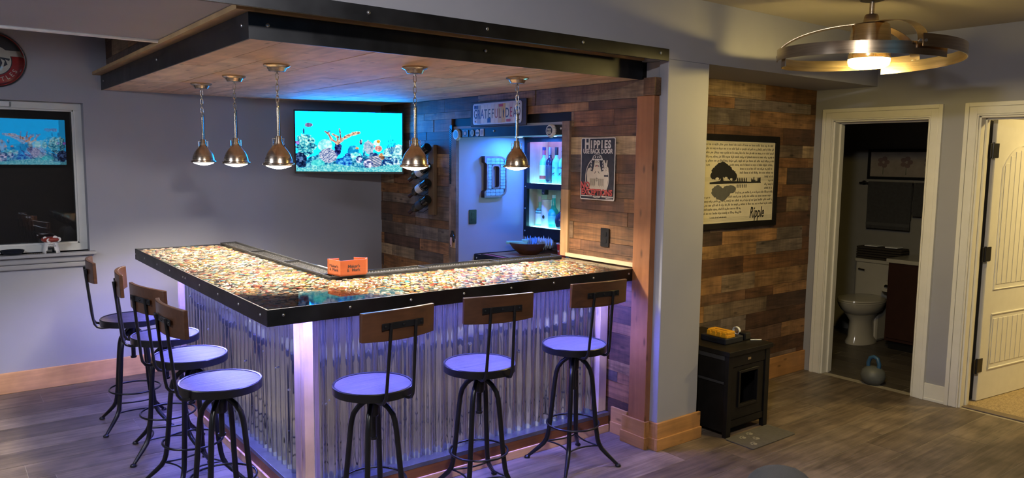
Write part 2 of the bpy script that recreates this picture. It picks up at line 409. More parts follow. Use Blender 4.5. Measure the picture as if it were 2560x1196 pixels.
# niche behind the bar
NB = 4.012
grp('wall_niche', [(3.47, 5.045, 0, 4.35, 5.125, 2.0), (3.345, 5.045, 0, 3.47, 5.125, 1.945), (4.25, 3.70, 0, 4.35, 5.045, 2.0), (3.345, 3.62, 0, 4.35, 3.70, 2.0), (3.345, 3.70, 1.878, 4.25, 5.045, 1.945)], 'paint')
lint = grp('trim_5', [(3.324, 3.775, 1.858, 3.344, 5.045, 1.925)], 'steel')
for y in (4.55, 3.80): bolt(lint, (3.324, y, 1.90), (-1, 0, 0), .008)
tl = struct(board('trim_6', 'recl_z', (3.318, 5.046, .0), (3.344, 5.112, 1.90)))
M['carved'] = P('black carved strip', (.012, .012, .016), .35)
ts = MB()
for i in range(26):
    z = 1.50+i*.016
    ts.add([(3.318, 5.113, z), (3.318, 5.145, z+.02), (3.318, 5.145, z+.030), (3.318, 5.113, z+.010), (3.326, 5.113, z), (3.326, 5.145, z+.02), (3.326, 5.145, z+.030), (3.326, 5.113, z+.010)], [(0,1,2,3),(4,5,6,7),(0,1,5,4),(1,2,6,5),(2,3,7,6),(3,0,4,7)])
ts.box(3.322, 5.113, 1.49, 3.327, 5.147, 1.955); struct(ts.build('trim_7', 'carved'))
struct(board('trim_8', 'recl_z', (3.318, 5.113, .0), (3.327, 5.147, 1.489)))
struct(board('trim_9', 'recl_z', (3.310, 3.702, 1.50), (3.344, 3.774, 1.945)))
M['trimpale'] = WOOD('pale upright board', ['#a67f55', '#b38d62'], 'z', 1.4, 26, .55, .6, 1.15, .25, .5)
struct(board('trim_10', 'trimpale', (3.310, 3.702, 1.064), (3.344, 3.774, 1.50)))

# wall with the two doors on the right
D1a, D1b, D2a, D2b, DZ = 2.49, 3.21, 1.43, 2.172, 2.02
grp('wall_doors', [(5.63, D1b, 0, 5.775, 3.50, ZC), (5.63, D2b, 0, 5.775, D1a, ZC), (5.63, -2.3, 0, 5.775, D2a, ZC), (5.63, D1a, DZ, 5.775, D1b, ZC), (5.63, D2a, DZ, 5.775, D2b, ZC)], 'paint')
def casing(name, a, b):
    mb = MB()
    t = .075
    for (w0, w1, d) in ((0., .088, .010), (.012, .060, .016), (.062, .088, .022), (0., .008, .018)):
        x = 5.63-d
        mb.box(x, a-w1, 0, 5.63, a-w0, DZ+w1); mb.box(x, b+w0, 0, 5.63, b+w1, DZ+w1); mb.box(x, a-w0, DZ+w0, 5.63, b+w0, DZ+w1)
    mb.box(5.63, a-.001, 0, 5.775, a+.012, DZ); mb.box(5.63, b-.012, 0, 5.775, b+.001, DZ); mb.box(5.63, a, DZ-.012, 5.775, b, DZ+.001)
    mb.box(5.70, a+.012, 0, 5.73, a+.024, DZ-.012); mb.box(5.70, b-.024, 0, 5.73, b-.012, DZ-.012); mb.box(5.70, a+.012, DZ-.024, 5.73, b-.012, DZ-.012)
    return struct(mb.build(name, 'white', None, bev=.002))
casing('door_1', D1a, D1b); d2 = casing('door_2', D2a, D2b)
grp('baseboard_doors', [(5.616, D2b+.089, 0, 5.63, D1a-.089, .125), (5.612, D2b+.089, 0, 5.63, D1a-.089, .02), (5.616, -2.2, 0, 5.63, D2a-.089, .125)], 'white', .003)
# rooms beyond the doors
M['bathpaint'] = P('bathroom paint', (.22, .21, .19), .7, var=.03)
M['tile'] = WOOD('bathroom plank tile', ['#4c4641', '#57514b', '#443e3a'], 'y', 1.5, 20, .4, .8, 1.1, .05)
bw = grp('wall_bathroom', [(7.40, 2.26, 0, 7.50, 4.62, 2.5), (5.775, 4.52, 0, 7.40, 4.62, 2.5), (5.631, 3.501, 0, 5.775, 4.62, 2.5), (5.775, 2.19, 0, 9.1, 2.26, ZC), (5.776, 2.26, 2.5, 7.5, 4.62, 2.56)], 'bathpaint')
bf = struct(box('floor_bathroom', 'gap', (5.70, 2.26, -.02), (7.40, 4.52, -.003)))
x = 5.70
while x < 7.40:
    yy = 2.26-random.random()*.6
    while yy < 4.52:
        ye = yy+.9; a, b = max(yy, 2.26), min(ye, 4.52)
        if b-a > .02: board('floor_tile', 'tile', (x+.002, a+.002, -.01), (min(x+.15, 7.40)-.002, b-.002, 0), bf)
        yy = ye
    x += .15
grp('wall_bedroom', [(9.1, -1, 0, 9.2, 2.26, ZC), (5.775, -1.1, 0, 9.1, -1.0, ZC)], 'paint')
def carpet_mat():
    m = P('tan carpet pile', (.38, .29, .17), .95, var=.35, scale=90, bump=1.0); return m
M['carpet'] = carpet_mat()
struct(box('floor_bedroom', 'carpet', (5.74, -1.0, -.003), (9.1, 2.19, .008)))
struct(box('trim_11', P('door threshold strip', (.16, .12, .08), .4), (5.66, D2a, 0), (5.74, D2b-.013, .009), None, .003))
# open panel door
lf = bpy.data.objects.new('door_3', None); C.objects.link(lf); lf['kind'] = 'structure'
lf.location = (5.855, 2.142, .012); lf.rotation_euler = (0, 0, math.radians(-7))
def leafpart(n, *bx, bev=.002):
    mb = MB()
    for b in bx: mb.box(*b)
    return mb.build(n, 'white', lf, bev=bev)
LW, LH = .735, 2.00
leafpart('door_leaf', (0, 0, 0, LW, .03, LH))
def rail(pts, w=.012):
    mb = MB().tube(pts, w*.6, 6, True); return mb.build('panel_moulding', 'white', lf, 60)
px0, px1 = .11, LW-.11
arch = [(px0+(px1-px0)*t, -.001, 1.66+.16*math.sin(math.pi*t)**.8) for t in [i/14 for i in range(15)]]
rail([(px0, -.001, .80)]+arch+[(px1, -.001, .80)]); rail([(px0, -.001, .22), (px0, -.001, .62), (px1, -.001, .62), (px1, -.001, .22)])
for x0i in range(7):
    bwid = (px1-px0-.05)/7; xa = px0+.025+x0i*bwid; xm = (xa+bwid/2-px0)/(px1-px0)
    ztop = 1.625+.16*math.sin(math.pi*xm)**.8
    leafpart('panel_board', (xa+.004, -.004, .835, xa+bwid-.004, .001, ztop)); leafpart('panel_board', (xa+.004, -.004, .255, xa+bwid-.004, .001, .585))
for z in (.26, 1.06, 1.78):
    MB().box(-.075, -.006, z-.05, .035, .0, z+.05).build('hinge', 'iron', lf, bev=.006)
    MB().tube([(-.045, -.006, z-.055), (-.045, -.006, z+.055)], .008, 8).build('hinge_pin', 'iron', lf, 40)

# ================================================================== THE BAR
ZT = 1.060
BX, BY, BXR, BYF = 1.086, 3.072, 3.266, 5.60      # outer corner, right end, far end
RX, RY = 1.645, 3.690                              # inner edges where the rail mats begin
bt = thing('bar_counter', 'L-shaped bar counter of colourful bottle caps under clear resin with black steel edge', 'bar counter', (BX, BY, .99))
def rel(b, o=(BX, BY, .99)): return [b[i]-o[i % 3] for i in range(6)]
mb = MB()
Lp = [(.008, .008), (BXR-BX, .008), (BXR-BX, RY+.115-BY), (RX+.115-BX, RY+.115-BY), (RX+.115-BX, BYF-BY-.008), (.008, BYF-BY-.008)]
M['ply'] = WOOD('plywood', ['#8d6f4b', '#947650'], 'y', 1, 16, .6)
mb.prism(Lp, .006, .0555).build('slab', 'blackwood', bt)
MB().box(*rel((BX, BY, .988, BXR, BY+.008, ZT))).build('steel_edge', 'steel', bt, bev=.0012)
MB().box(*rel((BX, BY+.008, .988, BX+.008, BYF-.008, ZT))).build('steel_edge', 'steel', bt, bev=.0012)
MB().box(*rel((BX, BYF-.008, .988, RX+.115, BYF, ZT))).build('steel_edge', 'steel', bt, bev=.0012)
for y in (5.56, 5.287, 4.954, 4.647, 4.361, 4.313, 4.038, 3.726, 3.418, 3.134): bolt(bt, (0, y+.02-BY, .037), (-1, 0, 0), .006, .004)
for x in (1.155, 1.46, 1.77, 2.07, 2.365, 2.655, 2.95, 3.235): bolt(bt, (x-BX, 0, .042), (0, -1, 0), .006, .004)
# bottle caps
CAPC = [('#c9a24a', 3), ('#d8cfa8', 4), ('#b8402c', 3), ('#8c2a20', 2), ('#ece8dc', 8), ('#3c3a34', 4), ('#d98a3a', 3), ('#5d7f4e', 2), ('#3d8a9c', 2), ('#8a7a58', 4), ('#e3c24a', 2), ('#6d6a64', 3), ('#b7a88a', 4), ('#cf6a3c', 2), ('#1f1d1b', 4), ('#a9825a', 3)]
CAPL = [lin(c)[:3] for c, n in CAPC for _ in range(n)]
CAPN = 12
def cap_geo(col, col2, rim):
    v = []; cl = []
    for r, z, cc in ((.0142, 0, rim), (.0137, .0028, rim), (.0112, .0048, col), (.0060, .0052, col2)):
        for j in range(CAPN):
            a = 2*math.pi*j/CAPN; q = r*(1.04 if (j % 2 and z == 0) else 1); v.append((q*math.cos(a), q*math.sin(a), z)); cl.append((*cc, 1))
    v.append((0, 0, .0052)); cl.append((*col2, 1)); f = []
    for i in range(3):
        for j in range(CAPN): f.append((i*CAPN+j, i*CAPN+(j+1) % CAPN, (i+1)*CAPN+(j+1) % CAPN, (i+1)*CAPN+j))
    f += [(3*CAPN+j, 3*CAPN+(j+1) % CAPN, 4*CAPN) for j in range(CAPN)]
    return v, f, cl
M['cap'] = ATTR('printed bottle cap', .32, .25)
rc = random.Random(11)
def rand_cap():
    a = rc.choice(CAPL); b = rc.choice(CAPL) if rc.random() < .6 else a
    return cap_geo(a, b, tuple(x*.75+.05 for x in (a if rc.random() < .5 else (.45, .43, .38))))
variants = []
for i in range(36):
    v, f, cl = rand_cap(); me = bpy.data.meshes.new('cap'); me.from_pydata(v, [], f); colour_layer(me, cl); me.materials.append(M['cap']); variants.append(me)
pts = []; p = .0272; row = 0; y = BY+.026
while y < BYF-.024:
    x = BX+.026+(p/2 if row % 2 else 0)
    while x < BXR-.018:
        if x < RX-.012 or y < RY-.012: pts.append((min(BXR-.018, max(BX+.024, x+rc.uniform(-.007, .007))), max(BY+.024, y+rc.uniform(-.007, .007)), rc.uniform(0, .0055)))
        x += p
    y += p*.866; row += 1
def size_in_view(q):
    d = Vector((q[0], q[1], 1.055))-cam.matrix_world.translation; return -d.length
pts.sort(key=size_in_view, reverse=True)
for q in pts[:300]:
    o = bpy.data.objects.new('bottle_cap', rc.choice(variants)); C.objects.link(o); o.parent = bt
    o.location = (q[0]-BX, q[1]-BY, .0560+q[2]); o.rotation_euler = (rc.uniform(-.08, .08), rc.uniform(-.08, .08), rc.random()*6)
V = []; F = []; CL = []
for q in pts[300:]:
    v, f, cl = rand_cap(); b0 = len(V); a = rc.random()*6; ca, sa = math.cos(a), math.sin(a)
    tx_, ty_ = rc.uniform(-.08, .08), rc.uniform(-.08, .08)
    V += [(x*ca-y*sa+q[0]-BX, x*sa+y*ca+q[1]-BY, z+tx_*x+ty_*y+.0560+q[2]) for x, y, z in v]; F += [tuple(b0+i for i in t) for t in f]; CL += cl
me = bpy.data.meshes.new('bottle_caps'); me.from_pydata(V, [], F); colour_layer(me, CL); o = obj('bottle_caps', me, bt, 'cap'); o['kind'] = 'stuff'
M['resin'] = CLEAR('clear bar resin', 1.5, .035)
Li = [(.008, .008), (BXR-BX, .008), (BXR-BX, RY-BY), (RX-BX, RY-BY), (RX-BX, BYF-BY-.008), (.008, BYF-BY-.008)]
me = bpy.data.meshes.new('resin'); me.from_pydata([(x, y, .0690) for x, y in Li], [], [tuple(range(6))]); obj('resin_coat', me, bt, 'resin')
# rail mats in the drip rail
def mat_piece(label, x0, y0, x1, y1):
    t = thing('bar_mat', label, 'bar mat', ((x0+x1)/2, (y0+y1)/2, 1.0456), 0, 'rubber bar mats along the inner edge')
    a, b = (x1-x0)/2, (y1-y0)/2
    MB().box(-a, -b, 0, a, b, .014).build('mat_base', 'rubber', t)
    l = .007
    mb = MB().box(-a, -b, .014, a, -b+l, .026).box(-a, b-l, .014, a, b, .026).box(-a, -b+l, .014, -a+l, b-l, .026).box(a-l, -b+l, .014, a, b-l, .026)
    mb.build('lip', 'rubber', t, bev=.002)
    nb = MB(); n = int(max(a, b)*2/.018); m_ = int(min(a, b)*2/.018)
    for i in range(n):
        for j in range(m_):
            u = -max(a, b)+.016+i*.018; v_ = -min(a, b)+.016+j*.018
            if u > max(a, b)-.012 or v_ > min(a, b)-.012: continue
            cx, cy = (u, v_) if a > b else (v_, u)
            nb.add([(cx-.004, cy-.004, .014), (cx+.004, cy-.004, .014), (cx+.004, cy+.004, .014), (cx-.004, cy+.004, .014), (cx, cy, .021)], [(0, 1, 4), (1, 2, 4), (2, 3, 4), (3, 0, 4)])
    o = nb.build('rubber_nubs', 'rubber', t); o['kind'] = 'stuff'
    return t
mat_piece('black rubber bar mat at the far end of the bar by the grey wall', RX+.001, 4.985, RX+.114, 5.585)
mat_piece('black rubber bar mat in the middle of the left arm of the bar', RX+.001, 4.40, RX+.114, 4.98)
mat_piece('black rubber bar mat on the left arm just behind the wooden caddy', RX+.001, 3.81, RX+.114, 4.395)
mat_piece('black rubber bar mat at the inner corner under the wooden caddy', RX+.001, RY+.001, 2.24, RY+.114)
mat_piece('black rubber bar mat in the middle of the front arm of the bar', 2.245, RY+.001, 2.75, RY+.114)
mat_piece('black rubber bar mat at the board wall end of the bar', 2.755, RY+.001, 3.255, RY+.114)

# base of the bar
bb = thing('bar_cabinet', 'bar front clad in corrugated galvanised sheets with cedar posts and kick board', 'bar cabinet', (1.325, 3.285, 0))
def rb(b): return rel(b, (1.325, 3.285, 0))
def corr(x0, x1, z0, z1, d=.0095, pitch=.068, ph=0.):
    """corrugated strip in local u (0..len) with waves along -n"""
    n = int((x1-x0)/pitch*12); us = [x0+(x1-x0)*i/n for i in range(n+1)]
    return us, [d*math.cos(2*math.pi*u/pitch+ph) for u in us]
def sheet(axis, a, b, off, z0=.128, z1=.992):
    us, ds = corr(a, b, z0, z1); v = []; f = []; n = len(us)
    for z in (z0, z1):
        for u, d in zip(us, ds): v.append((u, off-d, z) if axis == 'x' else (off-d, u, z))
    for i in range(n-1): f.append((i, i+1, n+i+1, n+i))
    me = bpy.data.meshes.new('corrugated_sheet'); me.from_pydata([(x-1.325, y-3.285, z) for x, y, z in v], [], f)
    me.shade_smooth(); o = obj('corrugated_sheet', me, bb, 'galv')
    sd = o.modifiers.new('solid', 'SOLIDIFY'); sd.thickness = .0012; es = o.modifiers.new('crease', 'EDGE_SPLIT'); es.split_angle = math.radians(60); return o
sheet('x', 1.372, 2.08, 3.338); sheet('x', 2.075, 2.76, 3.336); sheet('x', 2.755, 3.235, 3.338)
sheet('y', 3.402, 4.10, 1.366); sheet('y', 4.095, 4.80, 1.364); sheet('y', 4.795, 5.475, 1.366)
M['pinepost'] = WOOD('pale post board', ['#d9b48e', '#dfbd98'], 'z', 1.1, 20, .5, .82, 1.06, .06, .6)
MB().box(*rb((1.326, 3.285, .13, 1.372, 3.325, .99))).build('corner_board', 'pinepost', bb, bev=.002)
MB().box(*rb((1.325, 3.327, .13, 1.362, 3.402, .99))).build('corner_board', 'pinepost', bb, bev=.002)
MB().box(*rb((3.236, 3.30, .13, 3.30, 3.36, .99))).build('end_board', 'pinepost', bb, bev=.002)
MB().box(*rb((1.33, 5.476, .13, 1.40, 5.515, .99))).build('end_board', 'pinepost', bb, bev=.002)
MB().box(*rb((1.38, 3.352, .0, 3.30, 3.66, .985))).box(*rb((1.38, 3.66, .0, 1.64, 5.50, .985))).build('carcass', 'ply', bb)
MB().box(*rb((1.306, 3.270, .105, 3.30, 3.352, .128))).box(*rb((1.306, 3.352, .105, 1.38, 5.515, .128))).build('steel_sill', P('blued steel sill', (.20, .21, .23), .3, .8, var=.2), bb, bev=.001)
M['kick'] = WOOD('brown kick board', ['#7a4a2b', '#82502f'], 'x', 1.2, 22, .5)
MB().box(*rb((1.310, 3.274, .050, 3.30, 3.352, .105))).box(*rb((1.310, 3.352, .050, 1.38, 5.515, .105))).build('kick_board', 'kick', bb)
MB().box(*rb((1.302, 3.266, .0, 3.30, 3.352, .050))).box(*rb((1.302, 3.352, .0, 1.38, 5.515, .050))).build('base_moulding', 'cedar_x', bb, bev=.003)
sc_ = MB()
for (x, z) in ((1.45, .52), (1.79, .63), (2.28, .69), (2.62, .60), (2.9, .72), (3.1, .42), (1.6, .95), (2.5, .95)):
    MB().lathe([(.006, 0), (.006, -.003), (.003, -.005)], 8, (x-1.325, 3.326-3.285, z), 'y').build('screw', 'bolt', bb, 40)
for (y, z) in ((3.55, .55), (3.72, .62), (3.9, .67), (4.2, .55), (4.5, .8), (4.9, .6), (5.3, .75)):
    MB().lathe([(.006, 0), (.006, -.003), (.003, -.005)], 8, (1.354-1.325, y-3.285, z), 'x').build('screw', 'bolt', bb, 40)
# LED strips under the overhang
M['led'] = EMIT('violet LED strip', (.17, .18, 1.0), L_BAR)
led = thing('led_strip', 'violet glowing LED strip fixed under the bar overhang', 'LED strip', (1.225, 3.205, .988))
for n_, (x0, y0, x1, y1) in enumerate(((0, -.004, 2.00, .004), (-.004, .012, .004, 2.36))):
    MB().box(x0, y0, -.0015, x1, y1, 0).build('strip', 'led', led)
    if n_ == 0: MB().box(x0, y0-.002, -.004, x1, y0, .0045).box(x0, y1, -.004, x1, y1+.002, .0045).build('added_lip', 'chrome', led)  # unseen lips added beside the strip to keep its glare off the sheets
    else: MB().box(x0-.002, y0, -.004, x0, y1, .0045).box(x1, y0, -.004, x1+.002, y1, .0045).build('added_lip', 'chrome', led)

# ================================================================== STOOLS
def make_stool():
    t = thing('bar_stool', '-', 'bar stool', (0, 0, 0), 0, 'industrial bar stools around the bar')
    MB().lathe([(.0, .668), (.170, .668), (.172, .676), (.170, .6835), (.0, .6845)], 48, cap=False).build('seat', 'stoolwood', t, 40)
    MB().lathe([(.160, .650), (.180, .650), (.181, .684), (.1775, .688), (.171, .686), (.170, .655), (.160, .655), (.160, .650)], 48, cap=False).build('seat_rim', 'iron', t, 35)
    MB().lathe([(.02, .640), (.085, .640), (.085, .650), (.02, .650)], 24).build('seat_plate', 'iron', t, 35)
    MB().tube([(0, 0, .43), (0, 0, .645)], .0125, 12).build('screw_spindle', 'iron', t, 40)
    MB().lathe([(.016, .425), (.018, .430), (.018, .437), (.0125, .437)], 12).build('spindle_stop', 'iron', t, 40)
    MB().lathe([(.022, .535), (.028, .545), (.028, .61), (.022, .622)], 16).build('hub', 'iron', t, 35)
    P0 = [(.016, .606), (.04, .598), (.068, .575), (.090, .542), (.100, .505), (.106, .46), (.128, .232), (.139, .155), (.147, .125), (.163, .097), (.19, .070), (.252, .014)]
    for k in range(4):
        a = math.pi/4+k*math.pi/2; ca, sa = math.cos(a), math.sin(a)
        lg = MB().tube([(r*ca, r*sa, z) for r, z in P0], [.012, .0125]+[.0128]*8+[.0122, .009], 10).build('leg', 'iron', t, 50)
        MB().lathe([(.008, 0), (.0165, .003), (.0165, .009), (.011, .016), (.006, .018)], 12, (.258*ca, .258*sa, 0)).build('foot', 'iron', lg, 40)
    MB().tube([(.146*math.cos(2*math.pi*i/40), .146*math.sin(2*math.pi*i/40), .232) for i in range(40)], .0058, 8, True).build('foot_ring', 'iron', t, 60)
    for k in range(4):
        a0 = math.pi/4+k*math.pi/2; A = Vector((.152*math.cos(a0), .152*math.sin(a0), .112)); B = Vector((.152*math.cos(a0+math.pi/2), .152*math.sin(a0+math.pi/2), .112))
        am = a0+math.pi/4; Q = Vector((.055*math.cos(am), .055*math.sin(am), .114)); 
        MB().tube([A*(1-s)**2+Q*2*s*(1-s)+B*s*s for s in [i/10 for i in range(11)]], .0048, 7).build('stretcher', 'iron', t, 60)
    for s in (-1, 1):
        MB().tube([(s*.072, -.10, .647), (s*.072, -.172, .647), (s*.071, -.196, .655), (s*.070, -.210, .675), (s*.069, -.216, .705), (s*.064, -.238, .93), (s*.062, -.246, 1.01)], .0075, 10).build('back_rod', 'iron', t, 60)
    br = MB().box(-.105, -.243, .984, .105, -.238, 1.012).build('back_bracket', 'iron', t, bev=.002)
    for x in (-.09, 0, .09): MB().lathe([(.006, 0), (.006, -.003), (.003, -.0045)], 8, (x, -.243, .998), 'y').build('bolt', 'iron', br, 40)
    n = 16; v = []; 
    for i in range(n+1):
        u = i/n*2-1; x = u*.184; yy = -.2375+.030*(u*u)
        zc = .004*(1-u*u)
        for dy, z in ((0, .936-zc), (.019, .936-zc), (.014, 1.060+zc), (-.005, 1.060+zc)): v.append((x, yy+dy, z))
    f = []
    for i in range(n):
        for j in range(4): f.append((i*4+j, i*4+(j+1) % 4, (i+1)*4+(j+1) % 4, (i+1)*4+j))
    f += [(3, 2, 1, 0), tuple(n*4+j for j in range(4))]
    MB().add(v, f).build('backrest', 'backwood', t, 40, bev=.0025)
    return t
STOOLS = [((.965, 5.14), -96, 'bar stool farthest back, beside the windowsill and nearest the grey wall'),
          ((1.02, 4.54), -103, 'second bar stool from the grey wall, its backrest seen almost edge on'),
          ((1.015, 4.005), -78, 'third bar stool from the grey wall, its backrest half hidden by the next one'),
          ((1.0, 3.45), -86, 'bar stool nearest the bar corner on the left arm, foremost of the left row'),
          ((1.538, 3.01), 5, 'leftmost bar stool along the front of the bar, beside the pale corner post'),
          ((2.13, 3.02), -9, 'middle bar stool of the three along the front of the bar'),
          ((2.79, 3.045), -5, 'bar stool nearest the wooden wall post at the right end of the bar')]
proto = make_stool()
for i, ((x, y), a, lb) in enumerate(STOOLS):
    s = proto if i == 0 else copy_tree(proto)
    s.location = (x, y, 0); s.rotation_euler = (0, 0, math.radians(a)); s['label'] = lb

# ================================================================== PENDANT LAMPS
M['lens'] = EMIT('warm white lamp lens', (1.0, .84, .64), L_PEND)
def make_pendant():
    t = thing('pendant_lamp', '-', 'pendant lamp', (0, 0, 0), 0, 'brushed nickel pendant lamps over the bar')
    MB().lathe([(.030, 0), (.066, 0), (.067, -.006), (.060, -.011), (.050, -.015), (.044, -.026), (.040, -.033), (.012, -.036)], 32).build('canopy', 'chrome', t, 35)
    MB().tube([(0, 0, -.034), (0, 0, -.046)], .005, 8).build('chain_loop', 'chrome', t, 40)
    z = -.042
    for k in range(6):
        hl = .018; pts = []
        for i in range(14):
            a = 2*math.pi*i/14; u = .0075*math.cos(a); w_ = math.sin(a)*.0075+(hl-.0075)*(1 if math.sin(a) > 0 else -1)
            pts.append((u, 0, z-hl+w_) if k % 2 == 0 else (0, u, z-hl+w_))
        MB().tube(pts, .0021, 6, True).build('chain_link', 'chrome', t, 60); z -= .0285
    MB().tube([(0, 0, -.208), (0, 0, -.372)], .0068, 12).build('rod', 'chrome', t, 40)
    MB().tube([(.009, 0, -.20), (.011, 0, -.372)], .0022, 6).build('cord', 'black', t, 40)
    MB().lathe([(.0, -.364), (.0145, -.364), (.0165, -.369), (.0185, -.392), (.0225, -.403), (.0235, -.409), (.033, -.421), (.0455, -.436), (.056, -.452), (.0635, -.469), (.0685, -.486), (.0705, -.505), (.066, -.506), (.058, -.47), (.0, -.44)], 40, cap=False).build('shade', 'chrome', t, 50)
    MB().lathe([(.064, -.503), (.077, -.503), (.0795, -.507), (.0795, -.513), (.077, -.517), (.066, -.517), (.064, -.503)], 40, cap=False).build('rim', 'chrome', t, 40)
    MB().lathe([(.0, -.506), (.066, -.506), (.068, -.515), (.060, -.521), (.035, -.530), (.012, -.5345), (.0, -.535)], 32, cap=False).build('lens', 'lens', t, 50)
    for s in (-1, 1):
        MB().box(s*.029-.0015, -.006, -.418, s*.029+.0015, .006, -.376).box(min(0, s*.029), -.006, -.379, max(0, s*.029), .006, -.376).build('yoke', 'chrome', t)
        MB().lathe([(.004, -.004), (.004, .004)], 8, (s*.029, 0, -.414), 'x').build('yoke_screw', 'iron', t, 40)
    ld = bpy.data.lights.new('pendant_bulb', 'SPOT'); ld.energy = W_PEND; ld.color = (1.0, .86, .66); ld.spot_size = math.radians(142); ld.spot_blend = .55; ld.shadow_soft_size = .05
    lo = bpy.data.objects.new('pendant_bulb', ld); C.objects.link(lo); lo.parent = t; lo.location = (0, 0, -.54)
    return t
PEND = [((1.458, 5.259), 'pendant lamp hanging farthest back, leftmost in the row over the bar'), ((1.466, 4.613), 'second pendant lamp from the left over the bar'),
        ((1.456, 3.893), 'third pendant lamp from the left, hanging just left of the television'), ((2.037, 3.490), 'pendant lamp hanging at the right edge of the television'),
        ((2.735, 3.518), 'rightmost pendant lamp, hanging in front of the letter D and the bottle shelf')]
pp = make_pendant()
for i, ((x, y), lb) in enumerate(PEND):
    s = pp if i == 0 else copy_tree(pp)
    s.location = (x, y, 2.165); s['label'] = lb
    s.rotation_euler = (0, 0, math.radians(-38+random.uniform(-8, 8)))

# ================================================================== CEILING FAN
fn = thing('ceiling_fan', 'brushed nickel ring ceiling fan with glowing round light', 'ceiling fan', (4.10, 2.157, ZC))
M['fanmetal'] = METAL('fan nickel', '#bda98e', .24, (4, 4, 120), .06)
MB().lathe([(.0, 0), (.075, 0), (.078, -.02), (.06, -.045), (.03, -.052), (.0, -.052)], 32, cap=False).build('canopy', 'iron', fn, 40)
MB().tube([(0, 0, -.04), (0, 0, -.135)], .0135, 14).build('downrod', 'chrome', fn, 40)
MB().lathe([(.0, -.118), (.030, -.118), (.036, -.128), (.042, -.165), (.044, -.175), (.0, -.175)], 28, cap=False).build('coupling', 'fanmetal', fn, 40)
MB().lathe([(.0, -.170), (.088, -.170), (.094, -.176), (.106, -.262), (.106, -.275), (.0, -.275)], 40, cap=False).build('motor_housing', 'fanmetal', fn, 35)
MB().lathe([(.0, -.272), (.07, -.272), (.07, -.325), (.0, -.325)], 28, cap=False).build('light_neck', 'fanmetal', fn, 35)
MB().lathe([(.0, -.322), (.100, -.322), (.107, -.328), (.107, -.356), (.0, -.356)], 40, cap=False).build('light_ring', 'fanmetal', fn, 35)
M['fanlight'] = EMIT('warm fan light', (1.0, .73, .22), L_FAN)
MB().lathe([(.0, -.354), (.104, -.354), (.106, -.366), (.100, -.388), (.080, -.400), (.0, -.404)], 40, cap=False).build('light_lens', 'fanlight', fn, 50)
def band(a0, a1, r0, r1, z0, z1, h, n=40):
    v = []; f = []
    for i in range(n+1):
        s = i/n; a = a0+(a1-a0)*s; r = r0+(r1-r0)*s; z = z0+(z1-z0)*s; t = .0022
        for rr_, zz_ in ((r-t, z), (r+t, z), (r+t, z+h), (r-t, z+h)): v.append((rr_*math.cos(a), rr_*math.sin(a), zz_))
    for i in range(n):
        for j in range(4): f.append((i*4+j, i*4+(j+1) % 4, (i+1)*4+(j+1) % 4, (i+1)*4+j))
    f += [(3, 2, 1, 0), tuple(n*4+j for j in range(4))]
    return MB().add(v, f)
for k in range(3):
    a = math.radians(117+120*k)
    bl = band(a, a+math.radians(142), .475, .445, -.352, -.395, .062).build('blade_band', 'fanmetal', fn, 40)
    # arm arching from the housing top out to the band
    pts = []; wv = Vector((-math.sin(a), math.cos(a), 0))*.027
    for i in range(15):
        s = i/14; r = .03+.445*math.sin(s*math.pi/2); z = -.166-.155*(1-math.cos(s*math.pi/2)) if s < 1 else -.335
        pts.append(Vector((r*math.cos(a), r*math.sin(a), z)))
    v = []; f = []
    for q in pts:
        dn = Vector((0, 0, -.0035)) 
        for e in (q-wv, q+wv, q+wv+dn, q-wv+dn): v.append(e)
    for i in range(14):
        for j in range(4): f.append((i*4+j, i*4+(j+1) % 4, (i+1)*4+(j+1) % 4, (i+1)*4+j))
    f += [(3, 2, 1, 0), tuple(56+j for j in range(4))]
    MB().add(v, f).build('blade_arm', 'fanmetal', fn, 50)
    for da in (-.03, .03):
        MB().tube([(.472*math.cos(a+da), .472*math.sin(a+da), -.325), (.481*math.cos(a+da), .481*math.sin(a+da), -.325)], .007, 8).build('bolt', 'bolt', fn, 40)

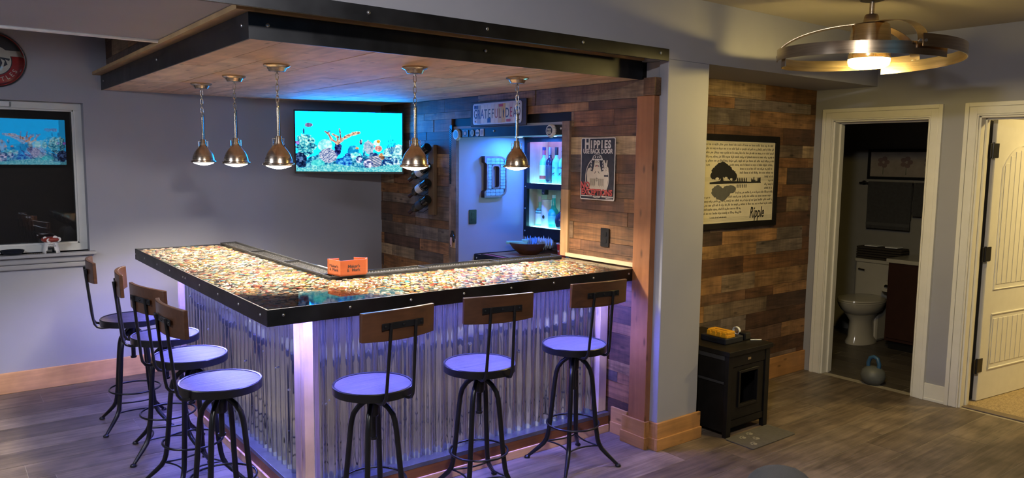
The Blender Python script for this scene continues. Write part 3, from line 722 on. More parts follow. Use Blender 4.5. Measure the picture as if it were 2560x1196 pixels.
# ================================================================== TELEVISIONS
def noise2(w_, h_, sx, sy, seed):
    r = np.random.RandomState(seed); gx, gy = int(w_/sx)+3, int(h_/sy)+3; g = r.rand(gy, gx)
    X = np.arange(w_)/sx; Y = np.arange(h_)/sy; xi = X.astype(int); yi = Y.astype(int); fx = X-xi; fy = Y-yi
    fx = fx*fx*(3-2*fx); fy = fy*fy*(3-2*fy)
    a = g[yi][:, xi]; b = g[yi][:, xi+1]; c = g[yi+1][:, xi]; d = g[yi+1][:, xi+1]
    return (a*(1-fx)+b*fx)*(1-fy)[:, None]+(c*(1-fx)+d*fx)*fy[:, None]
def aquarium(W=560, H=315):
    s2l = lambda h: np.array(lin(h)[:3])
    yy, xx = np.mgrid[0:H, 0:W]; u = xx/W; v = yy/H                     # v down
    im = np.zeros((H, W, 3)); top = np.array((.0004, .24, 1.0)); bot = np.array((.0006, .22, .95))
    im[:] = top*(1-v[..., None])+bot*v[..., None]
    def fb(a, b, sd): return .55*noise2(W, H, a, b, sd)+.28*noise2(W, H, a/2, b/2, sd+20)+.17*noise2(W, H, a/4, b/4, sd+40)
    n1 = fb(11, 9, 1)*1.5-.25; n2 = fb(15, 12, 2)*1.4-.2; n3 = noise2(W, H, 22, 16, 3); n4 = fb(6.5, 5, 4)*1.5-.25
    def paint(mask, dark, mid, light, tex, k=1.):
        t = np.clip((tex-.5)*1.25*k+.52, 0, 1)[..., None]
        col = np.where(t < .5, s2l(dark)*(1-2*t)+s2l(mid)*2*t, s2l(mid)*(2-2*t)+s2l(light)*(2*t-1)); im[mask] = col[mask]*.055
    def blob(cx, cy, rx, ry, dark, mid, light, tex, rag=.25, k=1.):
        d = ((u-cx)/rx)**2+((v-cy)/ry)**2; paint(d < 1+rag*(n2-.5)*2, dark, mid, light, tex, k)
    def stroke(p, w0, w1, dark, mid, light, tex):
        for (a, b), (c, d) in zip(p[:-1], p[1:]):
            t = np.clip(((u-a)*(c-a)+(v-b)*(d-b)*.316)/max(1e-9, (c-a)**2+(d-b)**2*.316), 0, 1)
            dd = np.hypot(u-a-(c-a)*t, (v-b-(d-b)*t)*.5625); paint(dd < w0+(w1-w0)*t+(n1-.5)*.006, dark, mid, light, tex)
    rock = ('#06143c', '#2b6fb0', '#bdf0f4')
    base = .74+.05*np.sin(u*19)+.10*(n3-.5)+np.where(u > .62, -.06, 0)+np.where(u < .18, .02, 0)
    paint(v > base, '#06245c', '#2088b4', '#8fdce4', .6*n1+.4*n4, 1.2)
    blob(.09, .56, .095, .19, '#0b2f66', '#3fb8c8', '#c9f6e6', .6*n1+.4*n4, .4, 1.7)
    blob(.03, .78, .07, .10, '#050a24', '#10224c', '#5c7fae', n1)
    blob(.27, .56, .068, .10, '#5fc7d6', '#8fe4e6', '#d9fbf4', n2, .1)
    blob(.30, .73, .085, .125, '#3a4c86', '#93a3c6', '#cfd0dc', .7*(np.sin((u*1.3+v)*130+n2*9)*.5+.5)+.3*n1, .2)
    blob(.39, .61, .035, .11, '#06092e', '#141f5c', '#40559c', n1, .5)
    stroke([(.385, .52), (.33, .46), (.30, .36), (.27, .33)], .014, .008, '#5a3c48', '#b98068', '#efd0a8', n1)
    stroke([(.385, .52), (.39, .42), (.34, .37)], .014, .008, '#5a3c48', '#b98068', '#efd0a8', n1)
    stroke([(.40, .50), (.46, .42), (.53, .36), (.59, .34)], .018, .012, '#6a4a50', '#c79a80', '#f2dcb4', n4)
    stroke([(.415, .44), (.41, .34), (.405, .28)], .010, .005, '#5a3030', '#a05c4c', '#d08c70', n1)
    blob(.31, .325, .014, .016, '#1565b8', '#2f8ade', '#5fb2f4', n2, 0)
    blob(.53, .66, .058, .11, '#0a6fb0', '#149ad0', '#54d0e8', n2, .3); blob(.55, .73, .05, .06, '#2fc0d0', '#7fe8e4', '#e0fcf0', n1, .4)
    blob(.48, .74, .03, .07, '#08206c', '#1c5cb4', '#6cc4e8', n1, .4)
    blob(.68, .59, .055, .11, '#3f6fa4', '#8fb4cc', '#d4d4d8', .5*n1+.5*n4, .4); blob(.77, .60, .035, .055, '#b05a58', '#d88c84', '#f4d0c4', n4, .3)
    blob(.755, .51, .032, .05, '#9ad8e0', '#dff4ea', '#fbfbe8', n2, 0); blob(.772, .48, .018, .028, '#c08420', '#e0a028', '#f0c850', n2, .1)
    blob(.73, .73, .05, .06, '#0c1c50', '#1f3f7c', '#7fa4c8', n1, .4); blob(.80, .74, .03, .06, '#5c3a2c', '#b0784c', '#f0d8a0', n1, .3)
    blob(.74, .82, .07, .10, '#24345c', '#7f8fb0', '#e0d4d4', .6*n1+.4*(np.sin((u-v)*150)*.5+.5), .3)
    blob(.92, .70, .10, .14, '#2a74a0', '#7fd4dc', '#e0fbf0', .5*n1+.5*n4, .4, 1.4); blob(.97, .62, .06, .09, '#3f90b8', '#9fe0e4', '#e8fcf4', n1, .4)
    blob(.89, .84, .09, .10, '#0c2468', '#3f8fc4', '#dff6ee', n1, .5, 1.5); blob(.59, .79, .035, .06, '#101c5c', '#4f6cb0', '#d8e4f0', n1, .3, 1.6); blob(.67, .86, .045, .08, '#14205c', '#6f7fb8', '#e4e0ec', n1, .3, 1.6)
    blob(.44, .83, .075, .09, '#0a2f94', '#1a72cc', '#5fc4ec', n1, .5, 1.3); blob(.20, .86, .065, .065, '#24b0bc', '#58dcd8', '#a8f4ec', n2, .15); blob(.05, .88, .05, .05, '#05081c', '#0c1838', '#2c4f84', n1, .4)
    for dx, tp in ((0, .36), (.018, .42), (-.022, .45), (.035, .48), (-.04, .52)): stroke([(.895+dx*.3, .68), (.895+dx, .56), (.89+dx*1.2, tp)], .004, .003, '#0a4488', '#1660a4', '#2f84c0', n2)
    blob(.12, .225, .035, .035, '#1a1440', '#4a3c78', '#c0a8d8', np.sin(u*500)*.5+.5, .5); blob(.075, .33, .009, .05, '#152a60', '#24407c', '#4064a0', n2, .1); blob(.605, .50, .014, .05, '#141c3c', '#33406c', '#f0e0e0', n2, .3); blob(.015, .52, .02, .03, '#7a4fae', '#a070d0', '#d0a8f0', n2, .2); blob(.57, .60, .018, .018, '#b0603c', '#e09860', '#f8d8a0', n2, .3)
    sand = .905+.03*np.sin(u*11+1)+.02*(n3-.5); paint(v > sand, '#2a98b0', '#5cc4cc', '#a8e6de', n4, .9)
    return im
AQ = aquarium()
AQ2 = np.clip(AQ*18, 0, 1)*np.array((.8, .75, .9)); AQ2[AQ[..., 2] > .9] = (.01, .42, .95)
def screen_mesh(w_, h_, pic):
    H, W, _ = pic.shape; me = bpy.data.meshes.new('screen')
    X, Y = np.meshgrid(np.linspace(-w_/2, w_/2, W), np.linspace(h_/2, -h_/2, H)); co = np.stack([X, Y, np.zeros_like(X)], -1).reshape(-1, 3)
    i = np.arange(H*W).reshape(H, W); f = np.stack([i[1:, :-1], i[1:, 1:], i[:-1, 1:], i[:-1, :-1]], -1).reshape(-1, 4)
    me.vertices.add(len(co)); me.vertices.foreach_set('co', co.ravel()); me.loops.add(f.size); me.loops.foreach_set('vertex_index', f.ravel())
    me.polygons.add(len(f)); me.polygons.foreach_set('loop_start', np.arange(0, f.size, 4)); me.polygons.foreach_set('loop_total', np.full(len(f), 4)); me.update()
    colour_layer(me, np.concatenate([pic.reshape(-1, 3), np.ones((H*W, 1))], 1)); return me
def tv(label, O, U, w_, h_, emit, arm, pic):
    t = thing('television', label, 'television'); U = Vector(U).normalized(); V_ = Vector((0, 0, 1)); N = U.cross(V_)
    mm = Matrix((U, V_, N)).transposed().to_4x4(); mm.translation = O; t.matrix_basis = mm
    o = obj('screen', screen_mesh(w_, h_, pic), t, ATTR('aquarium picture', emit=emit)); o.location = (0, 0, .002)
    b = .012
    MB().box(-w_/2-b, -h_/2-b-.006, -.035, w_/2+b, h_/2+b, 0).build('body', 'black', t, bev=.003)
    MB().box(-w_/2-b, h_/2, 0, w_/2+b, h_/2+b, .005).box(-w_/2-b, -h_/2-b-.006, 0, w_/2+b, -h_/2, .005).box(-w_/2-b, -h_/2, 0, -w_/2, h_/2, .005).box(w_/2, -h_/2, 0, w_/2+b, h_/2, .005).build('bezel', 'black', t, bev=.0015)
    MB().box(-.2, -.12, -.062, .2, .12, -.035).build('back_housing', 'black', t, bev=.004)
    MB().box(-.03, -.03, -.062-arm, .03, .03, -.062).build('wall_arm', 'iron', t)
    return t
k = .98
xL, yL, xR, yR = 2.494*k, 6.31*k, 3.349*k, 5.93*k
tv('television with a bright aquarium picture, angled out from the corner of the bar', ((xL+xR)/2, (yL+yR)/2, 1.7+.124*k), (xR-xL, yR-yL, 0), .885, .503, L_TV, .245, AQ)
tv('big television with the aquarium picture, mirrored in the dark window', (1.225, -2.14, 1.88), (-1, 0, 0), 1.35, .76, L_TV2, .04, AQ2[::2, ::2])

# ================================================================== WINDOW AND THINGS ON ITS SILL
win = bpy.data.objects.new('window_1', None); C.objects.link(win); win['kind'] = 'structure'; win.location = (WX0, 6.31, WZ0)
def wrel(b): return rel(b, (WX0, 6.31, WZ0))
M['vinyl'] = P('white vinyl frame', (.66, .66, .62), .35, var=.03)
fw = .05
MB().box(*wrel((WX0, 6.40, WZ0, WX1, 6.46, WZ0+fw))).box(*wrel((WX0, 6.40, WZ1-fw, WX1, 6.46, WZ1))).box(*wrel((WX0, 6.40, WZ0+fw, WX0+fw, 6.46, WZ1-fw))).box(*wrel((WX1-fw, 6.40, WZ0+fw, WX1, 6.46, WZ1-fw))).build('window_frame', 'vinyl', win, bev=.003)
MB().box(*wrel((WX0+fw, 6.42, WZ0+fw, WX1-fw, 6.45, WZ0+fw+.012))).box(*wrel((WX1-fw-.012, 6.42, WZ0+fw, WX1-fw, 6.45, WZ1-fw))).box(*wrel((WX0+fw, 6.42, WZ1-fw-.012, WX1-fw, 6.45, WZ1-fw))).build('sash', 'vinyl', win, bev=.002)
M['pane'] = CLEAR('window glass', 1.62, .0)
MB().box(*wrel((WX0+fw, 6.436, WZ0+fw, WX1-fw, 6.440, WZ1-fw))).build('pane', 'pane', win)
p2 = MB().box(*wrel((WX0+fw, 6.452, WZ0+fw, WX1-fw, 6.455, WZ1-fw))).build('pane', 'pane', win); p2.rotation_euler = (0, 0, math.radians(.28))
MB().box(*wrel((WX0-.02, 6.50, WZ0-.02, WX1+.02, 6.51, WZ1+.02))).build('night_backing', P('night black backing', (.003, .003, .004), .8), win)  # black sheet behind the glass standing in for the dark outside
MB().box(*wrel((.30, 6.375, WZ1-.044, .478, 6.40, WZ1-.008))).build('blind_bracket', 'white', win, bev=.003)
M['sillpaint'] = P('grey sill paint', (.30, .30, .31), .45, var=.03)
ss = MB().box(*wrel((WX0-.05, 6.238, .962, .955, 6.40, .985))).build('sill', 'sillpaint', win, bev=.006)
MB().box(*wrel((WX0-.03, 6.27, .915, .93, 6.31, .962))).box(*wrel((WX0-.02, 6.285, .875, .915, 6.31, .915))).build('apron', 'sillpaint', win, bev=.01)
t = thing('dish', 'shallow black dish on the windowsill', 'dish', (.44, 6.315, .985))
MB().lathe([(.0, 0), (.045, 0), (.066, .012), (.074, .030), (.070, .031), (.060, .016), (.04, .007), (.0, .006)], 32, cap=False).build('bowl', P('dark blue glaze', (.008, .011, .02), .25), t, 50)
MB().lathe([(.071, .029), (.0755, .031), (.071, .033), (.071, .029)], 32, cap=False).build('rim', 'black', t, 50)
t = thing('toad_house', 'white ceramic toad house with a red spotted mushroom cap on the windowsill', 'toad house', (.675, 6.312, .985), math.radians(8))
M['ceramic'] = P('white ceramic', (.72, .70, .66), .3, var=.03)
n = 36; v = []; f = []
prof = [(.056, 0), (.053, .02), (.048, .045), (.042, .072), (.040, .082)]
for r, z in prof:
    for j in range(n): a = 2*math.pi*j/n; v.append((r*math.cos(a), r*math.sin(a), z))
for i in range(len(prof)-1):
    for j in range(n):
        d = abs(((j+.5)/n*360-255+180) % 360-180)
        if (i == 0 and d < 34) or (i == 1 and d < 22): continue
        f.append((i*n+j, i*n+(j+1) % n, (i+1)*n+(j+1) % n, (i+1)*n+j))
o = MB().add(v, f).build('house', 'ceramic', t, 60); o.modifiers.new('s', 'SOLIDIFY').thickness = .005
cp = MB().lathe([(.0, .080), (.046, .080), (.056, .086), (.060, .096), (.056, .108), (.040, .114), (.0, .117)], 36, cap=False).build('mushroom_cap', P('red brown glaze', (.28, .04, .025), .3), t, 60)
for a, z, r in ((-115, .094, .016), (-45, .097, .018), (-70, .112, .014), (-150, .110, .012), (30, .1, .015)):
    a = math.radians(a); rr_ = .055 if z < .1 else .048
    MB().lathe([(.0, -.003), (r, -.001), (r*.8, .003), (.0, .004)], 12, (rr_*math.cos(a), rr_*math.sin(a), z), 'y').build('spot', 'ceramic', cp, 60)
tx = bpy.data.objects.new('inscription', None); C.objects.link(tx); tx.parent = t; tx.location = (-.006, -.0475, .058); tx.rotation_euler = (math.radians(82), 0, 0)
M['ink'] = P('dark ink', (.03, .026, .024), .7)
text('TOAD', .0095, 'ink', tx, -.004, .008, .001, sx=1.25, name='lettering'); text('ABODE', .0095, 'ink', tx, 0, -.007, .001, sx=1.25, name='lettering')
# small keys / chain beside it
t = thing('beaded_bracelet', 'thin beaded string lying between the dish and the toad house', 'beads', (.575, 6.29, .985))
for i in range(9): MB().lathe([(.0, 0), (.004, .001), (.005, .004), (.0, .007)], 8, (-.05+i*.0125, .006*math.sin(i*1.1), 0)).build('bead', 'chrome', t, 60)

# round red sign
t = thing('round_sign', 'round red sign with a domed glass front high on the grey wall', 'sign'); on_wall(t, (.40, 6.309, 2.326), '-y')
M['red'] = P('sign red', (.36, .022, .018), .35); M['cream'] = P('cream print', (.66, .62, .52), .5); M['dkgrey'] = P('dark print', (.04, .045, .055), .45)
MB().lathe([(.0, 0), (.178, 0), (.182, .006), (.180, .016), (.170, .018), (.0, .018)], 56, cap=False).build('disc', 'red', t, 40)
MB().lathe([(.172, .016), (.180, .018), (.184, .012), (.182, 0)], 56, cap=False).build('edge', 'black', t, 40)
flat([ell(0, 0, .168, .168, 40, .18, math.pi-.18)], 'dkgrey', t, .0186, 'upper_field')
flat([ell(0, -.004, .102, .102, 40)], 'dkgrey', t, .0192, 'centre_ring'); flat([ell(0, -.004, .097, .097, 40)], 'cream', t, .0198, 'centre')
flat([[(-.172, .028), (.150, .028), (.172, .022), (.150, .066), (-.17, .066)]], 'cream', t, .0206, 'reflection_band')  # bright reflection in the glass front, put in as a cream band
flat([[(.0, -.07), (.03, -.06), (.045, -.02), (.035, .01), (.06, -.005), (.05, -.045), (.075, -.03), (.062, .005), (.085, -.004), (.09, .012), (.03, .018), (.01, -.02)]], 'dkgrey', t, .0204, 'drawing')
for ch, a in zip('TLES', (-72, -58, -45, -32)):
    a = math.radians(a); text(ch, .030, 'cream', t, .136*math.cos(a), .136*math.sin(a), .0204, rot=a+math.pi/2, name='letter')
n = 10; MB().lathe([(.172*math.cos(i*math.pi/2/n), .019+.030*math.sin(i*math.pi/2/n)) for i in range(n+1)], 48, cap=False).build('glass_dome', CLEAR('sign glass', 1.5, .01), t, 70)

# ================================================================== THINGS ON THE BOARD WALL
# licence plate sign
t = thing('licence_plate_sign', 'GRATEFUL DEAD sign cut from licence plates on a dark board', 'sign'); on_wall(t, (3.318, 4.495, 2.026), '-x')
M['dkboard'] = WOOD('dark sign board', ['#2a1f1a', '#33261f'], 'y', 2, 30, .6)
MB().box(-.335, -.093, -.0, .345, .090, .010).build('board', 'dkboard', t, bev=.002)
flat([rrect(-.302, -.078, .296, .078, .022)], P('plate rim', (.62, .62, .66), .4, .2), t, .0112, 'plate_back', .0008)
PL = [('G', '#c9cbe0', '#2c3566'), ('R', '#9fa3b8', '#2a3f8c'), ('A', '#dfe1ea', '#243c94'), ('T', '#cdd6e2', '#2a4c80'), ('E', '#cfd8e6', '#2d3c5c'), ('F', '#d8d4d8', '#3a3f4c'), ('U', '#d9cfcb', '#a05a4c'), ('L', '#c9b48c', '#7c4c3c'), ('', '#cfa85a', '#2a2018'), ('D', '#dcd6c8', '#3a4064'), ('E', '#d0c4cc', '#a84858'), ('A', '#d8d6dc', '#5a5c74'), ('D', '#dcdde4', '#343c5c')]
wd = .572/13
for i, (ch, bg, fg) in enumerate(PL):
    x0 = -.288+i*wd; dy = random.uniform(-.003, .003)
    st_ = flat([[(x0+.0008, -.068+dy), (x0+wd-.0008, -.068+dy), (x0+wd-.0008, .068+dy), (x0+.0008, .068+dy)]], P('plate strip', lin(bg)[:3], .42), t, .0125, 'plate_strip', .0006)
    fm = P('plate ink', lin(fg)[:3], .45)
    if ch: text(ch, .070, fm, t, x0+wd/2, -.004+dy, .0134, sx=.62, bold=.012, name='letter')
    else: flat([[(x0+wd*.42, -.035), (x0+wd*.58, -.035), (x0+wd*.68, .012), (x0+wd*.6, .018), (x0+wd*.5, .034), (x0+wd*.4, .018), (x0+wd*.32, .012)]], fm, t, .0134, 'torch')
for x, c in ((.03, '#a03038'), (.03+.09, '#b04850')): flat([rrect(x, -.066 if c == '#b04850' else .044, x+.05, -.046 if c == '#b04850' else .064, .004)], P('sticker', lin(c)[:3], .5), t, .0138, 'sticker')
flat([rrect(-.288+4*wd, -.066, -.288+5*wd-.002, -.034, .002)], P('blue sticker', lin('#2c4c9c')[:3], .5), t, .0136, 'sticker'); flat([rrect(-.285, .040, -.285+wd*1.2, .064, .002)], P('blue print', lin('#3a4f94')[:3], .5), t, .0136, 'sticker')
for x in (-.27, .27):
    for y_ in (-.055, .055): MB().lathe([(.005, .012), (.005, .015), (.002, .016)], 8, (x, y_, 0)).build('screw', 'iron', t, 40)

# tin sign
t = thing('tin_sign', 'black tin sign reading HIPPIES USE BACK DOOR NO EXCEPTIONS', 'sign'); on_wall(t, (3.3165, 3.438, 1.640), '-x')
W2, H2 = .152, .194
M['tinwhite'] = P('worn cream print', (.60, .55, .50), .5, var=.2); M['tinblack'] = P('worn black print', (.022, .021, .024), .45, var=.5, scale=30); M['tinred'] = P('worn red print', (.46, .07, .055), .5, var=.2); M['tinskin'] = P('cream figure print', (.56, .50, .40), .5, var=.1)
MB().prism(rrect(-W2, -H2, W2, H2, .010), 0, .003).build('plate', 'tinwhite', t)
flat([rrect(-W2+.006, -H2+.006, W2-.006, H2-.006, .008)], 'tinblack', t, .0034, 'field')
for i, (ch, hh) in enumerate(zip('HIPPIES', (.058, .046, .046, .046, .046, .046, .046))):
    text(ch, hh, 'tinwhite', t, -.088+i*.031-(.006 if i == 0 else 0)+(.004 if i > 4 else 0), .150+(.004 if i == 0 else 0), .0040, sx=.86, bold=.06, name='letter')
text('USE BACK DOOR', .029, 'tinwhite', t, .0, .1085, .0040, sx=.83, bold=.05)
flat([ell(-.002, -.055, .106, .128, 44), ell(-.002, -.055, .101, .123, 44)], 'tinwhite', t, .0040, 'oval_outline')
# figure
sk = 'tinskin'
flat([[(-.052, -.135), (-.086, -.10), (-.096, -.03), (-.085, .0), (-.05, .012), (-.02, .03), (.022, .03), (.05, .012), (.07, -.005), (.072, -.135)]], sk, t, .0042, 'shirt')
flat([ell(-.002, .032, .027, .036, 24)], sk, t, .0046, 'face'); flat([[(-.012, .012), (.010, .012), (.014, -.01), (-.001, -.045), (-.016, -.01)]], sk, t, .0047, 'neck')
dk = 'tinblack'
flat([[(-.050, .058), (-.036, .082), (-.016, .0895), (.014, .0895), (.034, .082), (.048, .058), (.028, .050), (-.03, .050)]], 'tinwhite', t, .0048, 'hat_outline')
flat([[(-.038, .064), (-.032, .080), (-.014, .087), (.012, .087), (.030, .080), (.036, .064), (.022, .062), (-.024, .062)]], dk, t, .0050, 'hat')
for x_ in (-.018, .004, .022): flat([[(x_-.006, .070), (x_-.001, .083), (x_+.006, .078), (x_+.002, .067)]], 'tinwhite', t, .0053, 'hat_mark')
for s in (-1, 1):
    flat([[(s*.020-.002, .060), (s*.046-.002, .045), (s*.058-.002, -.01), (s*.040-.002, -.016), (s*.026-.002, .02)]], dk, t, .0049, 'hair')
    for q in range(3): flat([[(s*.048-.002, .046-q*.02), (s*.062-.002, .050-q*.02), (s*.05-.002, .040-q*.02), (s*.064-.002, .038-q*.02), (s*.046-.002, .034-q*.02)]], 'tinwhite', t, .0053, 'hair_wave')
    flat([ell(s*.0105-.002, .046, .0085, .0075, 14), ell(s*.0105-.002, .046, .0062, .0054, 14)], dk, t, .0050, 'glasses')
    flat([[(s*.004-.002, .020), (s*.018-.002, .012), (s*.017-.002, .018), (s*.006-.002, .026)]], dk, t, .0050, 'moustache')
    flat([[(s*.012-.002, .008), (s*.032-.002, .012), (s*.022-.002, -.026), (s*.010-.002, -.012)]], sk, t, .0051, 'collar'); flat([[(s*.010-.002, -.012), (s*.022-.002, -.026), (s*.021-.002, -.030), (s*.008-.002, -.016)]], dk, t, .0052, 'collar_line')
    for q in range(6): flat([[(s*(.018+q*.008)-.004, -.060), (s*(.018+q*.008)-.002, -.060), (s*(.018+q*.008)-.002, -.105-.008*(q % 2)), (s*(.018+q*.008)-.004, -.10)]], dk, t, .0052, 'fringe')
flat([ell(-.003, .018, .008, .003, 12)], 'tinred', t, .0050, 'mouth')
flat([ell(-.003, -.066, .010, .011, 20), ell(-.003, -.066, .0082, .0092, 20)], dk, t, .0054, 'pendant_ring'); flat([[(-.0036, -.075), (-.0024, -.075), (-.0024, -.057), (-.0036, -.057)]], dk, t, .0054, 'pendant_bar')
flat([[(.066, -.125), (.062, -.06), (.066, -.03), (.094, -.03), (.098, -.06), (.088, -.13)]], sk, t, .0050, 'forearm'); flat([[(.062, -.046), (.098, -.046), (.099, -.036), (.062, -.036)]], dk, t, .0052, 'cuff')
flat([[(.068, -.034), (.066, -.008), (.060, .022), (.056, .052), (.064, .056), (.072, .024), (.076, .024), (.082, .056), (.090, .054), (.086, .018), (.098, .008), (.100, -.012), (.092, -.034)]], sk, t, .0053, 'raised_hand')
for y_ in (-.012, -.002, .008): flat([[(.070, y_), (.084, y_+.004), (.084, y_+.0055), (.070, y_+.0015)]], dk, t, .0056, 'knuckle_line')
text('NO', .040, 'tinred', t, -.106, -.105, .0058, sx=.95, bold=.06); text('EXCEPTIONS', .038, 'tinred', t, -.002, -.147, .0058, sx=.90, bold=.05)
flat([[(-.142, -.174), (.142, -.174), (.142, -.168), (-.142, -.168)]], 'tinwhite', t, .0040, 'rule'); flat([[(.08, -.184), (.140, -.184), (.140, -.180), (.08, -.180)]], 'tinwhite', t, .0040, 'rule')

# outlets
def outlet(label, O, face, lit=False):
    t = thing('wall_outlet', label, 'outlet'); on_wall(t, O, face)
    MB().prism(rrect(-.036, -.058, .036, .058, .006), 0, .006).build('cover_plate', 'black', t)
    for yy in (-.022, .022):
        r_ = MB().prism(rrect(-.017, yy-.014, .017, yy+.014, .006), .006, .0085).build('socket', 'black', t)
        for x in (-.006, .006): MB().box(x-.0012, yy-.005, .0085, x+.0012, yy+.004, .0088).build('slot', P('slot', (.002, .002, .002), .6), r_)
    return t
outlet('black wall outlet under the tin sign on the board wall', (3.3205, 3.362, 1.217), '-x'); outlet('black wall outlet under the letter D in the blue lit niche', (3.478, 5.0445, 1.225), '-y')

# wine rack
t = thing('wine_rack', 'upright wooden wine rack with iron rings on the board wall', 'wine rack', (3.3215, 5.375, 1.225))
M['rackwood'] = WOOD('rack board', ['#6d5540', '#75604a'], 'z', 2, 28, .55)
MB().box(-.034, -.042, 0, .0, .044, .578).build('back_board', 'rackwood', t, bev=.003)
ax = Vector((-.03, .24, -.122)).normalized()
WB = [1.742, 1.592, 1.455, 1.318]
M['wineglass'] = P('dark wine glass', (.008, .010, .009), .12, spec=.8); M['label'] = P('paper label', (.55, .54, .56), .6); M['foil'] = P('wine foil', (.05, .02, .02), .35, .3)
e1 = ax.cross(Vector((0, 0, 1))).normalized(); e2 = e1.cross(ax)
for i, z in enumerate(WB):
    cc = Vector((3.240, 5.412, z+.012))
    pts = [cc+(e1*math.cos(2*math.pi*j/24)+e2*math.sin(2*math.pi*j/24))*.0455-Vector((3.3215, 5.375, 1.225)) for j in range(24)]
    MB().tube(pts, .003, 6, True).build('ring', 'iron', t, 60)
    MB().tube([min(pts, key=lambda q: -q.x), Vector((-.034, .03, max(pts, key=lambda q: q.x).z))], .003, 6).build('ring_arm', 'iron', t, 60)
    MB().tube([(-.034, .04, z-1.225-.045), (-.05, .09, z-1.225-.075), (-.095, .105, z-1.225-.072)], .003, 6).build('neck_hook', 'iron', t, 60)
    b = thing('wine_bottle', ['wine bottle in the topmost ring of the rack, catching blue light', 'second wine bottle from the top of the rack, behind a pendant lamp', 'third wine bottle from the top of the rack, white label showing', 'lowest wine bottle in the rack, dark label'][i], 'wine bottle', cc, 0, 'wine bottles in the rack')
    q = ax.to_track_quat('Z', 'Y'); b.rotation_mode = 'QUATERNION'; b.rotation_quaternion = q
    MB().lathe([(.0, -.065), (.036, -.065), (.038, -.060), (.038, .105), (.034, .130), (.018, .155), (.0145, .170), (.0145, .215), (.0, .215)], 24, cap=False).build('glass', 'wineglass', b, 50)
    MB().lathe([(.0383, .0), (.0385, .001), (.0385, .078), (.0383, .079)], 24, cap=False).build('paper_label', 'label' if i != 3 else 'dkgrey', b, 50)
    MB().lathe([(.0152, .168), (.0155, .170), (.0155, .218), (.0, .219)], 16, cap=False).build('foil', 'foil', b, 50)

# big crown cap decorations and magnets on the steel lintel
def crown(label, y, z, r, col, inner, txt=None):
    t = thing('crown_cap', label, 'bottle cap decoration'); on_wall(t, (3.3235, y, z), '-x')
    n = 42; mb = MB(); lo = [(r*(1.06 if j % 2 else .99)*math.cos(2*math.pi*j/n), r*(1.06 if j % 2 else .99)*math.sin(2*math.pi*j/n)) for j in range(n)]; hi = [(r*.84*math.cos(2*math.pi*j/n), r*.84*math.sin(2*math.pi*j/n)) for j in range(n)]
    v = [(x, y_, 0) for x, y_ in lo]+[(x, y_, r*.2) for x, y_ in lo]+[(x, y_, r*.5) for x, y_ in hi]
    f = [tuple(range(n-1, -1, -1)), tuple(range(2*n, 3*n))]+[(k_*n+i, k_*n+(i+1) % n, (k_+1)*n+(i+1) % n, (k_+1)*n+i) for k_ in (0, 1) for i in range(n)]
    mb.add(v, f).build('cap_body', P('cap paint', col, .4, .2), t)
    flat([ell(0, 0, r*.66, r*.66, 30)], P('cap print', inner, .45), t, r*.5+.0008, 'print')
    if txt:
        for i, s in enumerate(txt): text(s, r*.36, 'cream', t, 0, r*(.16-.46*i), r*.5+.0016, sx=.85, bold=.02)
    return t
crown('big pale blue crown cap at the left end of the steel lintel', 5.028, 1.880, .044, (.50, .56, .60), (.10, .40, .52))
crown('big white crown cap with a black centre at the right end of the steel lintel', 3.893, 1.886, .044, (.56, .53, .52), (.012, .012, .014), ['FREE', 'BEER'])
def magnet(label, y, z, shape, col):
    t = thing('fridge_magnet', label, 'magnet'); on_wall(t, (3.3235, y, z), '-x')
    if shape == 'r': MB().prism(rrect(-.042, -.026, .042, .026, .004), 0, .004).build('plate', P('magnet blue', (.10, .22, .34), .4), t); flat([ell(.004, 0, .024, .024, 24)], 'dkgrey', t, .0046, 'roundel'); flat([ell(.002, .0, .014, .013, 18)], P('magnet pink', (.6, .42, .42), .5), t, .0052, 'face'); flat([rrect(-.038, -.018, -.028, .018, .002)], 'dkgrey', t, .0046, 'stripe')
    if shape == 's': MB().prism([((.028 if j % 2 else .023)*math.cos(2*math.pi*j/20), (.028 if j % 2 else .023)*math.sin(2*math.pi*j/20)) for j in range(20)], 0, .005).build('badge', P('magnet sage', (.30, .36, .32), .45), t); flat([ell(0, 0, .012, .012, 18), ell(0, 0, .009, .009, 18)], 'dkgrey', t, .0054, 'ring')
    if shape == 'c': MB().prism(ell(0, 0, .027, .027, 26), 0, .004).build('button', P('magnet cream', (.50, .49, .50), .45), t); flat([rrect(-.022, -.008, .022, .006, .002)], 'dkgrey', t, .0045, 'band')
    if shape == 'p': 
        MB().prism(rrect(-.024, -.027, .024, .027, .002), 0, .003).build('card', P('magnet white', (.55, .55, .58), .5), t)
        for x in (-.012, 0, .012): flat([rrect(x-.003, -.018, x+.003, .016, .001)], P('magnet stroke', (.16, .20, .36), .5), t, .0034, 'stroke')
    return t
magnet('blue rectangular magnet with a round portrait on the steel lintel', 4.925, 1.888, 'r', 0); magnet('sage green star shaped badge on the steel lintel', 4.826, 1.889, 's', 0); magnet('round cream button magnet on the steel lintel', 4.757, 1.889, 'c', 0); magnet('white card magnet with blue strokes on the steel lintel', 4.700, 1.891, 'p', 0)
